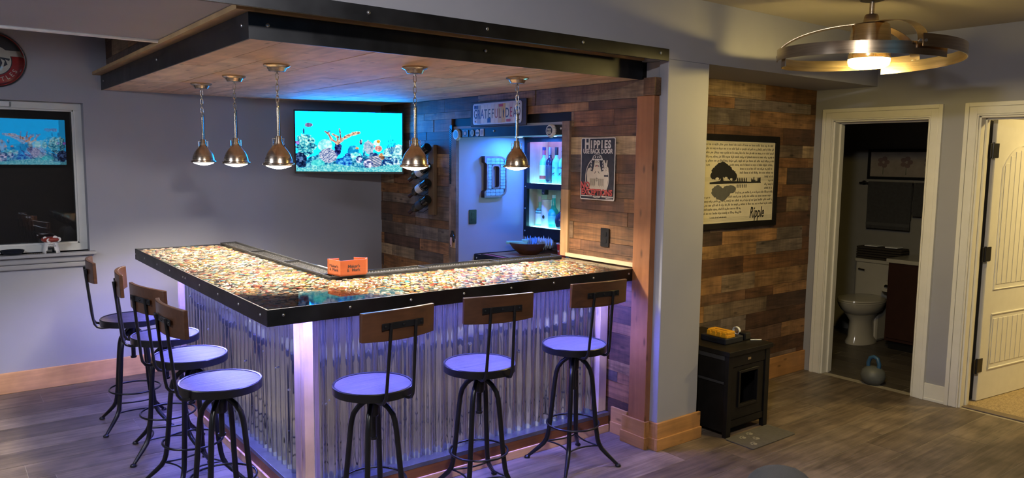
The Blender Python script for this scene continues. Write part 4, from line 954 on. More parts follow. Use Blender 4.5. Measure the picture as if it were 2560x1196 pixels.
# bottle opener on the niche trim
t = thing('bottle_opener', 'black and pink novelty bottle opener screwed to the niche trim', 'bottle opener'); on_wall(t, (3.3175, 5.076, 1.035), '-x')
MB().box(-.030, -.055, 0, .030, .02, .008).build('mount', 'trimpale', t, bev=.002)
MB().prism([(-.03, -.01), (-.033, .015), (-.024, .05), (-.012, .062), (-.010, .085), (.010, .085), (.012, .062), (.026, .045), (.032, .01), (.026, -.012), (.012, .0), (-.012, .0)], .008, .020).build('body', 'black', t, bev=.003)
MB().prism([(-.014, .0), (-.012, .03), (.012, .03), (.014, .0), (.006, -.046), (-.006, -.046)], .0205, .028).build('lever', P('pale pink enamel', (.52, .34, .38), .35), t, bev=.003)
MB().lathe([(.004, .028), (.004, .0295), (.0, .030)], 10, (0, -.034, 0)).build('screw', 'iron', t)

# ================================================================== THE NICHE
t = thing('letter_sign', 'big metal letter D with brick pattern face in the blue niche', 'letter sign'); on_wall(t, (3.674, 5.0445, 1.548), '-y')
def dshape(o):
    a = .112-o; b = .168-o; pts = [(-a, -b), (-a, -b+.05-o*.3), (-a+.022, -b+.062), (-a+.022, b-.062), (-a, b-.05+o*.3), (-a, b), (.03, b)]
    pts += [(.03+(.082-o)*math.sin(t_), (b-.06)+.06*math.cos(t_)) for t_ in [math.pi/2*i/6 for i in range(1, 7)]]
    pts += [(.03+(.082-o)*math.cos(t_), -(b-.06)-.06*math.sin(t_)) for t_ in [math.pi/2*i/6 for i in range(0, 7)]]
    return pts
hole = rrect(-.042, -.098, .046, .098, .026); hole2 = rrect(-.030, -.086, .034, .086, .018)
M['Dedge'] = METAL('aged tin edge', '#8f7d8a', .45); M['Dside'] = P('dark letter side', (.03, .02, .022), .5)
flat([dshape(0), hole2], 'Dside', t, .024, 'side_wall', .022); flat([dshape(0), dshape(.014)], 'Dedge', t, .047, 'outer_rim', .003); flat([hole, hole2], 'Dedge', t, .047, 'inner_rim', .003); flat([dshape(.013), hole], 'dkgrey', t, .0462, 'mortar', .0004)
M['Dbrick'] = P('pale brick print', (.20, .34, .38), .5, var=.25, scale=60)
def dbrick(x0, y0, x1, y1): MB().prism(rrect(x0, y0, x1, y1, .003, 3), .0466, .0486).build('brick', 'Dbrick', t)
for i in range(8):
    y0 = -.096+i*.0245; dbrick(-.074, y0, -.044, y0+.022); dbrick(.050, y0, .094, y0+.022)
for y0, y1 in ((.102, .126), (.129, .152), (-.126, -.102), (-.152, -.129)):
    for k_ in range(4):
        x0 = -.094+k_*.046; x1 = min(x0+.043, .080); dbrick(x0, y0, x1, y1)
# puck lights
M['puck'] = EMIT('blue puck light', (.03, .19, 1.0), L_NICHE)
for i, (x, y_) in enumerate(((3.80, 4.86), (3.80, 4.44))):
    t = thing('puck_light', ['glowing blue puck light in the niche ceiling above the letter D', 'glowing blue puck light in the niche ceiling above the bottles'][i], 'puck light', (x, y_, 1.878), 0, 'puck lights in the niche')
    MB().lathe([(.040, 0), (.040, -.006), (.031, -.008), (.031, 0)], 28, cap=False).build('bezel', 'white', t, 40)
    MB().lathe([(.0, -.004), (.031, -.004), (.029, -.0075), (.0, -.0085)], 24, cap=False).build('lens', 'puck', t, 40)
# back counter
t = thing('back_counter', 'wooden back counter with black steel edge inside the niche', 'counter', (3.50, 3.705, 0))
M['ctop'] = WOOD('butcher block', ['#a9744a', '#b5825a'], 'y', 1.2, 14, .35, .8, 1.1, .04)
MB().box(.004, 0, .870, .745, 1.338, .918).build('top', 'ctop', t)
MB().box(-.004, 0, .862, .004, 1.338, .922).build('steel_edge', 'steel', t)
MB().box(.004, 1.33, .918, .51, 1.338, .924).build('steel_edge', 'steel', t)
for y_ in (1.30, 1.05): bolt(t, (-.004, y_, .893), (-1, 0, 0), .008)
for k_ in range(3): 
    c_ = MB().box(.03, .02+k_*.44, .08, .74, .44+k_*.44, .868).build('cabinet_box', 'blackwood', t); MB().box(.012, .03+k_*.44, .10, .03, .43+k_*.44, .85).build('cabinet_door', 'blackwood', c_, bev=.003)
MB().box(.06, .02, 0, .74, 1.32, .08).build('toe_kick', 'black', t)
t = thing('counter_mat', 'red printed rubber strip along the edge of the back counter', 'bar mat', (3.545, 4.60, .9185))
MB().box(-.03, -.27, 0, .03, .36, .005).build('strip', P('red rubber', (.42, .05, .05), .5), t, bev=.001); MB().box(-.036, -.275, 0, -.030, .365, .009).box(.030, -.275, 0, .036, .365, .009).build('lip', 'rubber', t)
# backlit bottle shelf
t = thing('bottle_shelf', 'black framed wall cabinet with two glowing bottle shelves', 'shelf', (NB, 3.71, 1.04))
def sr(b): return rel(b, (NB, 3.71, 1.04))
Y0, Y1 = 3.715, 5.040
MB().box(*sr((NB-.01, Y1-.038, 1.045, NB+.02, Y1, 1.876))).box(*sr((NB-.01, Y0, 1.836, NB+.02, Y1-.038, 1.876))).box(*sr((NB-.01, Y0, 1.448, NB+.02, Y1-.038, 1.494))).box(*sr((NB-.01, Y0, 1.045, NB+.02, Y1-.038, 1.128))).build('steel_frame', 'steel', t)
M['shelfwood'] = WOOD('shelf side board', ['#b0998c', '#b8a294'], 'z', 1.5, 20, .5, .85, 1.08, .08)
MB().box(*sr((NB+.02, Y1-.036, 1.06, 4.245, Y1-.002, 1.87))).build('side_board', 'shelfwood', t)
MB().box(*sr((4.228, Y0, 1.06, 4.245, Y1-.036, 1.87))).build('back_board', 'shelfwood', t)
M['glow'] = EMIT('shelf LED panel', (.24, .85, 1.0), L_SHELF*.65)
for z0, z1 in ((1.455, 1.492), (1.06, 1.126)): MB().box(*sr((NB+.021, Y0, z0, 4.227, Y1-.037, z1))).build('shelf_board', 'steel', t); MB().box(*sr((NB+.03, Y0, z1, 4.222, Y1-.045, z1+.003))).build('light_panel', 'glow', t)
MB().box(*sr((NB+.03, Y0, 1.866, 4.22, Y1-.045, 1.870))).build('light_panel', EMIT('shelf top LED', (.36, .26, 1.0), L_SHELF*.5), t)
for z in (1.465, 1.09, 1.28): bolt(t, (-.01, Y1-.022-3.71, z-1.04), (-1, 0, 0), .006)
M['aqua'] = P('clear spirit glass', (.28, .95, .88), .15, trans=.30, var=.05); M['darkbot'] = P('dark blue glass', (.02, .03, .07), .15, trans=.2); M['bwhite'] = P('white bottle label', (.70, .72, .74), .5)
def bottle(label, y_, z, kind):
    t = thing('bottle', label, 'bottle', (4.115, y_, z), 0, 'bottles on the glowing shelf')
    if kind in ('a', 'd', 's', 'c'):
        g = {'a': 'aqua', 's': 'aqua', 'c': 'aqua', 'd': 'darkbot'}[kind]
        MB().lathe([(.0, 0), (.034, 0), (.036, .005), (.036, .172), (.033, .188), (.020, .206), (.0135, .216), (.013, .255), (.0, .255)], 24, cap=False).build('glass', g, t, 50)
        lb = MB().lathe([(.0362, .03), (.0365, .031), (.0365, .150), (.0362, .151)], 24, cap=False).build('print', {'a': M['bwhite'], 's': M['aqua'], 'c': M['aqua'], 'd': M['dkgrey']}[kind], t, 50)
        MB().lathe([(.0, .30), (.0145, .30), (.015, .298), (.015, .236), (.0135, .235), (.0, .235)], 16, cap=False).build('cap', {'a': P('striped cap', (.45, .10, .14), .4), 's': M['black'], 'c': P('checker cap', (.55, .55, .58), .4), 'd': P('silver cap', (.25, .27, .32), .3, .6)}[kind], t, 50)
        if kind == 'a': 
            flat_ = MB().lathe([(.0367, .035), (.0369, .036), (.0369, .062), (.0367, .063)], 24, cap=False).build('red_badge', 'tinred', t, 50)
            MB().lathe([(.0152, .275), (.0156, .276), (.0156, .301), (.0, .302)], 16, cap=False).build('cap_top', P('navy cap', (.03, .05, .16), .4), t, 50)
        if kind == 'c':
            ck = MB()
            for i in range(8):
                for j in range(3):
                    a0 = 2*math.pi*(i+.5*(j % 2))/8; a1 = a0+math.pi/8; z0 = .24+j*.019
                    ck.add([(.0153*math.cos(a0), .0153*math.sin(a0), z0), (.0153*math.cos(a1), .0153*math.sin(a1), z0), (.0153*math.cos(a1), .0153*math.sin(a1), z0+.0095), (.0153*math.cos(a0), .0153*math.sin(a0), z0+.0095)], [(0, 1, 2, 3)])
            ck.build('checks', 'black', t)
        if kind in ('s', 'c'):
            tt = bpy.data.objects.new('script', None); C.objects.link(tt); tt.parent = t; tt.matrix_basis = Matrix(((0, 0, -1, -.0372), (-1, 0, 0, 0), (0, 1, 0, .13), (0, 0, 0, 1)))
            text('ZYN', .015, 'ink', tt, 0, 0, .0, sx=1.1); flat([[(-.014, -.05), (.02, -.035), (.004, -.055)]], 'ink', tt, .0, 'bird_mark'); flat([rrect(-.02, -.062, .02, -.060, .0008)], 'ink', tt, 0, 'rule')
    if kind == 'w':
        MB().lathe([(.0, 0), (.037, 0), (.038, .004), (.038, .125), (.030, .146), (.016, .160), (.0125, .175), (.0125, .225), (.0, .225)], 24, cap=False).build('glass', 'aqua', t, 50); MB().lathe([(.0383, .02), (.0385, .021), (.0385, .105), (.0383, .106)], 24, cap=False).build('paper_label', 'bwhite', t, 50); MB().lathe([(.0, .252), (.015, .252), (.015, .205), (.0, .205)], 16, cap=False).build('cap', P('pale cap', (.5, .52, .56), .4), t, 50); MB().lathe([(.0385, .110), (.0390, .111), (.034, .140), (.0335, .14)], 24, cap=False).build('shoulder_seal', 'dkgrey', t, 50)
    if kind == 't':
        MB().lathe([(.0, 0), (.043, 0), (.043, .222), (.0, .222)], 28, cap=False).build('tube', 'bwhite', t, 40); MB().lathe([(.0435, .212), (.044, .213), (.044, .229), (.0, .230)], 28, cap=False).build('lid', P('tube lid', (.60, .62, .64), .4), t, 40); MB().lathe([(.0, -.001), (.018, -.001), (.010, .002), (.0, .002)], 5, (-.0435, -.012, .085), 'x').build('emblem', 'ink', t)
    if kind == 'q':
        MB().lathe([(.0, 0), (.042, 0), (.044, .005), (.046, .118), (.040, .142), (.022, .165), (.016, .19), (.0145, .25), (.0, .25)], 28, cap=False).build('glass', P('turquoise glass', (.04, .72, .74), .15, trans=.25, var=.05), t, 50); MB().lathe([(.0, .272), (.016, .272), (.016, .245), (.0, .245)], 16, cap=False).build('cap', P('clear cap', (.4, .7, .75), .3), t, 50); MB().lathe([(.0455, .03), (.0463, .031), (.0468, .10), (.0466, .101)], 28, cap=False).build('paper_label', P('turquoise label', (.16, .66, .70), .5), t, 50)
    if kind == 'r':
        MB().lathe([(.0, 0), (.046, 0), (.056, .02), (.058, .07), (.048, .11), (.024, .135), (.016, .15), (.0155, .20), (.0, .20)], 28, cap=False).build('glass', 'darkbot', t, 50); MB().lathe([(.0, .245), (.017, .245), (.017, .195), (.0, .195)], 16, cap=False).build('stopper', 'dkgrey', t, 50)
    return t
zt, zb2 = 1.4951, 1.1291
for y_, z, kd, lb in ((4.915, zt, 'a', 'clear bottle with a red striped neck, leftmost on the upper shelf'), (4.836, zt, 'd', 'dark blue bottle with a silver neck on the upper shelf'), (4.755, zt, 's', 'clear bottle with a black cap on the upper shelf'), (4.673, zt, 'c', 'clear bottle with a checkered cap on the upper shelf'),
                      (4.958, zb2, 'w', 'white labelled whiskey bottle, leftmost on the lower shelf'), (4.872, zb2, 't', 'tall white cylinder tube on the lower shelf'), (4.780, zb2, 'q', 'turquoise bottle with a tall neck on the lower shelf'), (4.675, zb2, 'r', 'round dark blue bottle on the lower shelf')):
    bottle(lb, y_, z, kd)
t = thing('red_can', 'red canister at the right end of the upper shelf', 'can', (4.08, 4.60, zt)); MB().lathe([(.0, 0), (.027, 0), (.029, .004), (.029, .135), (.025, .142), (.0, .142)], 24, cap=False).build('body', 'tinred', t, 50); MB().lathe([(.0, .156), (.014, .156), (.015, .143), (.0, .142)], 16, cap=False).build('cap', 'bwhite', t, 50)
t = thing('bottle_pourer_box', 'small black box fixed under the upper bottle shelf', 'box', (4.09, 4.865, 1.40)); MB().box(-.02, -.022, 0, .02, .022, .054).build('case', 'black', t, bev=.003); MB().box(-.0215, -.01, .012, -.02, .01, .016).build('print', 'bwhite', t)
# bowl and its contents, red cup
t = thing('wooden_bowl', 'dark brown wooden bowl on the back counter', 'bowl', (3.87, 4.80, .9185), math.radians(-35))
MB().lathe([(.0, 0), (.06, 0), (.075, .006), (.125, .050), (.155, .096), (.150, .098), (.118, .055), (.07, .014), (.0, .010)], 36, ax=1.05, ay=.82, cap=False).build('bowl', WOOD('bowl wood', ['#4a2c1c', '#523322'], 'x', 3, 22, .4), t, 60)
t = thing('lime_squeezer', 'mint green squeezer lying in the wooden bowl', 'squeezer', (3.80, 4.85, 1.005), math.radians(-30)); MB().prism([(-.10, -.016), (.07, -.026), (.085, 0), (.07, .026), (-.10, .016)], 0, .022).build('handle', P('mint plastic', (.22, .50, .40), .35), t, bev=.005); MB().lathe([(.0, .016), (.03, .018), (.034, .032), (.0, .034)], 18, (.06, 0, 0), cap=False).build('cup', P('mint plastic cup', (.26, .55, .46), .35), t, 50)
t = thing('saucer', 'white saucer lying in the wooden bowl', 'saucer', (3.85, 4.775, .99)); MB().lathe([(.0, 0), (.05, .0), (.080, .014), (.078, .017), (.05, .005), (.0, .004)], 28, cap=False).build('plate', 'ceramic', t, 50); MB().lathe([(.02, -.004), (.03, -.004), (.03, .0), (.02, .0)], 20, cap=False).build('foot', 'ceramic', t)
for i, (dx, dy, c_, lb) in enumerate(((.035, .0, (.16, .30, .55), 'crumpled blue cloth in the wooden bowl'), (.100, -.095, (.35, .42, .50), 'pale blue cloth at the right side of the wooden bowl'))):
    t = thing('bar_cloth', lb, 'cloth', (3.87+dx, 4.80+dy, .985)); mb = MB(); n = 14; v = []; f = []
    for a in range(n):
        for b in range(n): v.append(((a/(n-1)-.5)*.10, (b/(n-1)-.5)*.09, .03+.028*math.sin(a*1.7+i)+.022*math.cos(b*2.1+a*.8)+.012*math.sin(a*b*.6)))
    for a in range(n-1):
        for b in range(n-1): f.append((a*n+b, (a+1)*n+b, (a+1)*n+b+1, a*n+b+1))
    o = mb.add(v, f).build('cloth', P('cloth weave', c_, .9, bump=.5), t, 80); o.modifiers.new('s', 'SOLIDIFY').thickness = .003
    MB().tube([(-.03, -.03, .03), (0, 0, .055), (.03, .02, .04)], .006, 8).build('rolled_hem', P('hem', tuple(x*.8 for x in c_), .9), t, 60)
t = thing('red_cup', 'red plastic cup behind the niche trim on the back counter', 'cup', (3.93, 4.455, .9185)); MB().lathe([(.0, 0), (.030, 0), (.044, .118), (.042, .119), (.028, .004), (.0, .003)], 28, cap=False).build('cup', P('red plastic', (.45, .03, .03), .3), t, 50); MB().lathe([(.0425, .114), (.0465, .117), (.0465, .122), (.0425, .122)], 28, cap=False).build('rim', P('white plastic rim', (.7, .68, .68), .35), t, 50)
tt = bpy.data.objects.new('script', None); C.objects.link(tt); tt.parent = t; tt.matrix_basis = Matrix(((0, 0, -1, -.0385), (-1, 0, 0, 0), (0, 1, 0, .06), (0, 0, 0, 1))); text('W', .016, 'bwhite', tt, 0, 0, .001)

# ================================================================== CADDY AND NAPKINS ON THE BAR
t = thing('napkin_caddy', "orange wooden Maker's Mark napkin caddy on the bar mat", 'caddy', (1.70, 3.675, 1.0718))
M['caddy'] = WOOD('orange stained wood', ['#96461f', '#9e4d25'], 'x', 2.2, 24, .42, .8, 1.15, .06, coat=.2); hC = .082
def wallp(n_, a, b, h=hC, th=.006):
    a, b = Vector(a), Vector(b); d = (b-a).normalized(); nrm = Vector((-d.y, d.x))*th
    return MB().prism([tuple(a), tuple(b), tuple(b+nrm), tuple(a+nrm)], 0, h).build(n_, 'caddy', t)
A_, B_, C_, D_, E_, F_ = (-.012, -.012), (.137, -.010), (.172, .042), (.120, .098), (.030, .098), (-.030, .110)
wallp('front_panel', A_, B_); wallp('side_panel', B_, C_); wallp('back_panel', C_, D_); wallp('back_panel', E_, F_); wallp('side_panel', F_, A_)
MB().prism([A_, B_, C_, D_, E_, F_], 0, .006).build('bottom', 'caddy', t)
M['burn'] = P('burnt lettering', (.035, .012, .008), .6)
def face_text(a, b):
    a, b = Vector(a), Vector(b); d = (b-a).normalized(); tt = bpy.data.objects.new('inscription', None); C.objects.link(tt); tt.parent = t; mid = (a+b)/2
    U = Vector((d.x, d.y, 0)); V_ = Vector((0, 0, 1)); N = U.cross(V_); mm = Matrix((U, V_, N)).transposed().to_4x4(); mm.translation = Vector((mid.x, mid.y, 0))+N*.0004; tt.matrix_basis = mm; return tt, (b-a).length
f1, l1 = face_text(A_, B_); text("Maker's", .017, 'burn', f1, .004, .049, .0003, bold=.02, sx=.95); text('Mark', .017, 'burn', f1, .016, .029, .0003, bold=.02, sx=.95); text('&', .015, 'burn', f1, -.030, .028, .0003)
f2, l2 = face_text(F_, A_); text("Maker's", .016, 'burn', f2, 0, .049, .0003, sx=1.2); text('Mark', .016, 'burn', f2, .014, .030, .0003, sx=1.2); text('&', .014, 'burn', f2, -.034, .030, .0003)
t = thing('napkin_tray', 'flat black tray with white napkins behind the rail of the bar', 'napkin tray', (1.80, 4.21, .992)); MB().box(-.038, -.13, 0, .05, .19, .05).build('tray', 'black', t, bev=.003); MB().box(-.030, -.12, .05, .03, .06, .058).build('napkins', 'bwhite', t, bev=.001)

# ================================================================== ALCOVE
t = thing('framed_poster', 'black framed Ripple poster with a guitar-shaped tree landscape on the board wall', 'poster'); on_wall(t, (4.555, 3.366, 1.551), '-y')
PW, PH = .565, .334
MB().box(-PW, -PH, 0, PW, -PH+.042, .022).box(-PW, PH-.042, 0, PW, PH, .022).box(-PW, -PH+.042, 0, -PW+.042, PH-.042, .022).box(PW-.042, -PH+.042, 0, PW, PH-.042, .022).build('frame', 'blackwood', t, bev=.002)
M['paper'] = P('cream sheet', (.62, .57, .45), .6, var=.06, scale=5)
MB().box(-PW+.04, -PH+.04, 0, PW-.04, PH-.04, .010).build('sheet', 'paper', t)
ix0, ix1, iz0, iz1 = -PW+.05, PW-.05, -PH+.05, PH-.05
st = MB()                                                               # lines of small print, too small to read
rp = random.Random(5)
def words(x0, x1, yc, h=.0165):
    x = x0
    while x < x1-.01:
        n_ = rp.randint(2, 7)
        for c_ in range(n_):
            hh = h*(1.0 if rp.random() < .25 else .68); y0 = yc-h*.35-(h*.25 if rp.random() < .12 else 0)
            if x > x1-.004: break
            st.add([(x, y0, .0104), (x+.0042, y0, .0104), (x+.0042, y0+hh, .0104), (x, y0+hh, .0104)], [(0, 1, 2, 3)])
            if rp.random() < .6: st.add([(x+.0034, y0+hh*.42, .0104), (x+.0058, y0+hh*.42, .0104), (x+.0058, y0+hh*.60, .0104), (x+.0034, y0+hh*.60, .0104)], [(0, 1, 2, 3)])
            x += .0080
        x += .008
rows = [iz1-.022-i*.0285 for i in range(19)]
for i, yc in enumerate(rows):
    if i < 5: words(ix0, ix1, yc)
    elif i == 5: words(ix0, -.24, yc); words(-.02, ix1, yc)
    elif i in (6, 7): words(ix0, -.30, yc); words(.10, ix1, yc)
    elif i in (8, 9, 10, 11): words(ix0, -.30, yc); words(ix1-.11 if i != 9 else ix1-.06, ix1, yc)
    elif i == 12: words(ix0, -.29, yc); words(.06, ix1, yc)
    elif i == 13: words(ix0, -.22, yc); words(-.10, ix1, yc)
    elif i in (14, 15): words(ix0, ix1, yc)
    elif i == 16: words(ix0, .14, yc)
    elif i == 17: words(ix0, .14, yc)
for yc in (iz1-.006, iz1-.012, .03, .024, .018, .012, .006, iz0+.030, iz0+.024, iz0+.018, iz0+.012, iz0+.006): st.add([(ix0, yc, .0103), (ix1, yc, .0103), (ix1, yc+.0008, .0103), (ix0, yc+.0008, .0103)], [(0, 1, 2, 3)])
o = st.build('small_print', 'ink', t); o['kind'] = 'stuff'
hz = -.008; rt = random.Random(9)
def crownpts(cx, cy, rx, ry, n=46, a0=0, a1=2*math.pi): return [(cx+rx*(1+rt.uniform(-.09, .09))*math.cos(a0+(a1-a0)*i/n), cy+ry*(1+rt.uniform(-.12, .12))*math.sin(a0+(a1-a0)*i/n)) for i in range(n)]
M['silh'] = P('black silhouette print', (.012, .012, .013), .6); M['refl'] = P('grey water print', (.10, .10, .095), .6)
for cx_, cy_, rx_, ry_ in ((-.15, .075, .075, .050), (-.105, .100, .080, .048), (-.05, .080, .062, .046), (-.19, .055, .045, .030), (.005, .055, .050, .038), (.035, .045, .032, .030)): flat([crownpts(cx_, hz+cy_, rx_, ry_, 40)], 'silh', t, .0112+abs(cx_)*.002, 'tree_crown')
for cx_, cy_, rx_, ry_ in ((-.16, .030, .020, .010), (-.06, .032, .018, .012), (.0, .026, .014, .008)): flat([crownpts(cx_, hz+cy_, rx_, ry_, 14)], 'paper', t, .0125, 'sky_gap')
flat([[(-.13, hz), (-.11, hz+.05), (-.10, hz+.05), (-.08, hz)]], 'silh', t, .0112, 'trunk')
flat([[(-.24, hz-.006), (.36, hz-.003), (.36, hz+.003), (.05, hz+.012), (-.10, hz+.016), (-.24, hz+.006)]], 'silh', t, .0114, 'shore')
for cx_, cy_, rx_, ry_ in ((-.15, .06, .065, .044), (-.10, .082, .07, .045), (-.05, .062, .055, .04)): flat([crownpts(cx_, hz-cy_, rx_, ry_, 34)], 'refl', t, .0106+abs(cx_)*.002, 'water_reflection')
flat([crownpts(.0, hz-.045, .06, .03)], 'refl', t, .01135, 'water_reflection')
for i in range(6): x = .075+i*.021; flat([[(x-.006, hz), (x-.006, hz+.026), (x-.003, hz+.036), (x+.003, hz+.036), (x+.006, hz+.026), (x+.006, hz)]], 'silh', t, .0113, 'bear_figure'); flat([[(x-.006, hz-.012), (x-.004, hz-.036), (x+.004, hz-.036), (x+.006, hz-.012)]], 'refl', t, .0113, 'bear_reflection')
for i in range(9): x = .245+i*.013; hh = .012+.034*rt.random(); flat([[(x-.006, hz), (x-.005, hz+hh*.8), (x, hz+hh), (x+.005, hz+hh*.8), (x+.006, hz)]], 'silh', t, .0113, 'skyline_block')
text('Ripple', .082, M['silh'], t, .325, -.232, .0115, sx=.62, bold=.02, shear=.25, name='title')
text('La da da da da. La da da da da', .0125, 'ink', t, -.13, rows[18], .0108, sx=.9)

t = thing('litter_cabinet', 'black cat litter cabinet with a square doorway beside the column', 'cabinet', (3.795, 2.755, 0))
cw, cd, chh = .428, .56, .545
MB().box(-.012, -.012, chh-.03, cw+.016, cd, chh).build('top', 'blackwood', t, bev=.003)
for x in (0, cw-.045): MB().box(x, 0, 0, x+.045, .03, chh-.03).build('front_stile', 'blackwood', t, bev=.002)
MB().box(.045, .004, chh-.105, cw-.045, .026, chh-.03).build('top_rail', 'blackwood', t); MB().box(.045, .004, .06, cw-.045, .026, .10).build('bottom_rail', 'blackwood', t)
dr = MB().box(.055, .008, .105, .125, .022, chh-.11).box(cw-.125, .008, .105, cw-.055, .022, chh-.11).box(.125, .008, .105, cw-.125, .022, .19).box(.125, .008, .395, cw-.125, .022, chh-.11).build('door', 'blackwood', t)
MB().box(.110, -.002, .176, .127, .008, .408).box(cw-.127, -.002, .176, cw-.110, .008, .408).box(.127, -.002, .176, cw-.127, .008, .192).box(.127, -.002, .393, cw-.127, .008, .408).build('doorway_frame', 'blackwood', dr, bev=.002)
MB().box(cw/2-.02, .0, chh-.078, cw/2+.012, .005, chh-.062).build('badge', 'chrome', t, bev=.001)
for x in (0, cw-.03): MB().box(x+.004, .03, .03, x+.026, cd-.01, chh-.03).build('side_panel', 'blackwood', t)
MB().box(-.004, .03, .335, .004, cd-.01, .350).box(-.004, .03, chh-.06, .004, cd-.01, chh-.03).build('side_rail', P('grey edge strip', (.03, .03, .034), .4), t, bev=.002)
MB().box(.03, cd-.02, .03, cw-.03, cd-.01, chh-.03).build('back_panel', 'blackwood', t); MB().box(.03, .03, .04, cw-.03, cd-.02, .05).build('floor_panel', 'blackwood', t)
for y_ in (cd-.045,):
    for x in (0, cw-.045): MB().box(x, y_, 0, x+.045, y_+.04, chh-.03).build('rear_post', 'blackwood', t)
t = thing('litter_mat', 'grey mat with paw prints in front of the black cabinet', 'mat', (4.0, 2.645, 0))
MB().prism(rrect(-.222, -.098, .222, .105, .012), 0, .007).build('pad', P('grey felt', (.075, .068, .06), .9, bump=.6, scale=40), t, bev=.002)
M['paw'] = P('faded paw print', (.22, .20, .165), .9)
for (x, y_, a) in ((-.11, .045, .3), (-.05, -.01, .9), (-.14, -.055, .4), (-.02, .06, .2)):
    pe = bpy.data.objects.new('paw_print', None); C.objects.link(pe); pe.parent = t; pe.location = (x, y_, .0074); pe.rotation_euler = (0, 0, a)
    flat([ell(0, 0, .017, .012, 16)], 'paw', pe, 0, 'pad_mark')
    for i in range(4): b = math.radians(35+i*37); flat([ell(.026*math.cos(b), .024*math.sin(b), .0055, .007, 10)], 'paw', pe, 0, 'toe_mark')
t = thing('tool_case', 'black plastic tool case on the litter cabinet', 'case', (4.008, 2.972, .5455)); MB().box(-.093, -.098, 0, .093, .098, .040).build('shell', P('navy black plastic', (.010, .012, .02), .4), t, bev=.006); MB().box(-.094, -.03, .012, -.0925, .03, .030).build('latch', 'black', t)
t = thing('drill_bit_box', 'yellow drill bit box on top of the black tool case', 'box', (3.965, 2.952, .586)); M['yellow'] = P('yellow plastic', (.62, .30, .015), .4)
MB().box(-.040, -.080, 0, .045, .078, .020).build('lower_shell', 'yellow', t, bev=.003); MB().box(-.032, -.078, .0205, .045, .076, .040).build('upper_shell', 'yellow', t, bev=.004)
for i in range(4): MB().box(-.0445, -.072+i*.039, .006, -.033, -.044+i*.039, .034).build('rib', 'yellow', t, bev=.002)
MB().box(-.004, -.05, .040, .004, .04, .0415).build('slot', P('slot shade', (.16, .07, .01), .6), t)
t = thing('tape_measure', 'black gadget with a white strap on the litter cabinet', 'gadget', (4.155, 2.905, .5455)); MB().box(-.032, -.028, 0, .032, .028, .05).build('body', 'black', t, bev=.008); MB().lathe([(.022, -.008), (.027, -.008), (.027, .008), (.022, .008)], 24, (-.025, .045, .052), 'x', cap=False).build('strap', 'bwhite', t, 50)
t = thing('pencil', 'thin white pencil at the cabinet edge', 'pencil', (4.195, 2.845, .549)); MB().tube([(-.03, .02, 0), (.03, -.02, 0)], .0032, 6).build('shaft', 'bwhite', t); MB().tube([(.03, -.02, 0), (.037, -.0247, 0)], [.0032, .0004], 6).build('tip', 'ink', t)

# ================================================================== BATHROOM
def at(o, *bx, mat='ceramic', name='p', bev=.0, smooth=None):
    mb = MB()
    for b in bx: mb.box(*b)
    return mb.build(name, mat, o, smooth, bev=bev)
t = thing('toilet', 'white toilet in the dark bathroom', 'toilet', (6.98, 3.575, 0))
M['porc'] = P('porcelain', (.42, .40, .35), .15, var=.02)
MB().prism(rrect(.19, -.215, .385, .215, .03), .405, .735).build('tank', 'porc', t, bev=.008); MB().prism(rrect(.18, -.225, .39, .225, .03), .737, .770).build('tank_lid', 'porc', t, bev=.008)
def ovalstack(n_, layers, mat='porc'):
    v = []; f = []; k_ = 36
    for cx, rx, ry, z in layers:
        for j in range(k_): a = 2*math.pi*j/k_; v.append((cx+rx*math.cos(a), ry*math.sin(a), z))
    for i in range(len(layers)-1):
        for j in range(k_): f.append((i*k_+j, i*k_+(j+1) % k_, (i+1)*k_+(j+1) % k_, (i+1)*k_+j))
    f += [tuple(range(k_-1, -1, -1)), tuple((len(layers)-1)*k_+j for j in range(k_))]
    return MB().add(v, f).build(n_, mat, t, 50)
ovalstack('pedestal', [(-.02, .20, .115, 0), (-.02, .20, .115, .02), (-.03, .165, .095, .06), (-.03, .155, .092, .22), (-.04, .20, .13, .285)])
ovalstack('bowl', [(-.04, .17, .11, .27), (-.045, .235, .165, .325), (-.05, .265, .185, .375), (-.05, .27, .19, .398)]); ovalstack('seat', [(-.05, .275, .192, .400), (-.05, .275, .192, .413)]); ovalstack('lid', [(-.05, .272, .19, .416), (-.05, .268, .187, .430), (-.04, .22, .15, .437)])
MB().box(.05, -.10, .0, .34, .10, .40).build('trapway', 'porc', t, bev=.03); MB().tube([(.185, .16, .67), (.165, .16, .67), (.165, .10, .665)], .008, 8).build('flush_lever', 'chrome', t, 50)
t = thing('storage_basket', 'dark woven basket on the toilet tank', 'basket', (7.265, 3.575, .7705)); M['wicker'] = P('dark wicker', (.03, .022, .016), .8, bump=1, scale=50)
for i in range(5): MB().prism([(x*1.0, y_*1.0) for x, y_ in rrect(-.085, -.22, .085, .22, .02)], i*.024, i*.024+.020).build('woven_course', 'wicker', t, bev=.006)
at(t, (-.06, -.17, .12, .06, -.05, .132), (-.06, .02, .12, .06, .15, .130), mat='bwhite', name='paper_roll', bev=.01)
t = thing('towel_rail', 'dark towel rail on the bathroom wall', 'towel rail', (7.335, 3.52, 1.50)); MB().tube([(0, -.36, 0), (0, .36, 0)], .008, 8).build('bar', 'iron', t, 50)
for y_ in (-.34, .34): MB().lathe([(.022, .062), (.022, .052), (.010, .045), (.010, 0)], 14, (0, y_, 0), 'x').build('bracket', 'iron', t, 50)
t = thing('bath_towel', 'dark grey bath towel hanging on the rail', 'towel', (7.335, 3.57, 1.0)); M['towel'] = P('grey terry', (.05, .05, .052), .95, bump=1, scale=40)
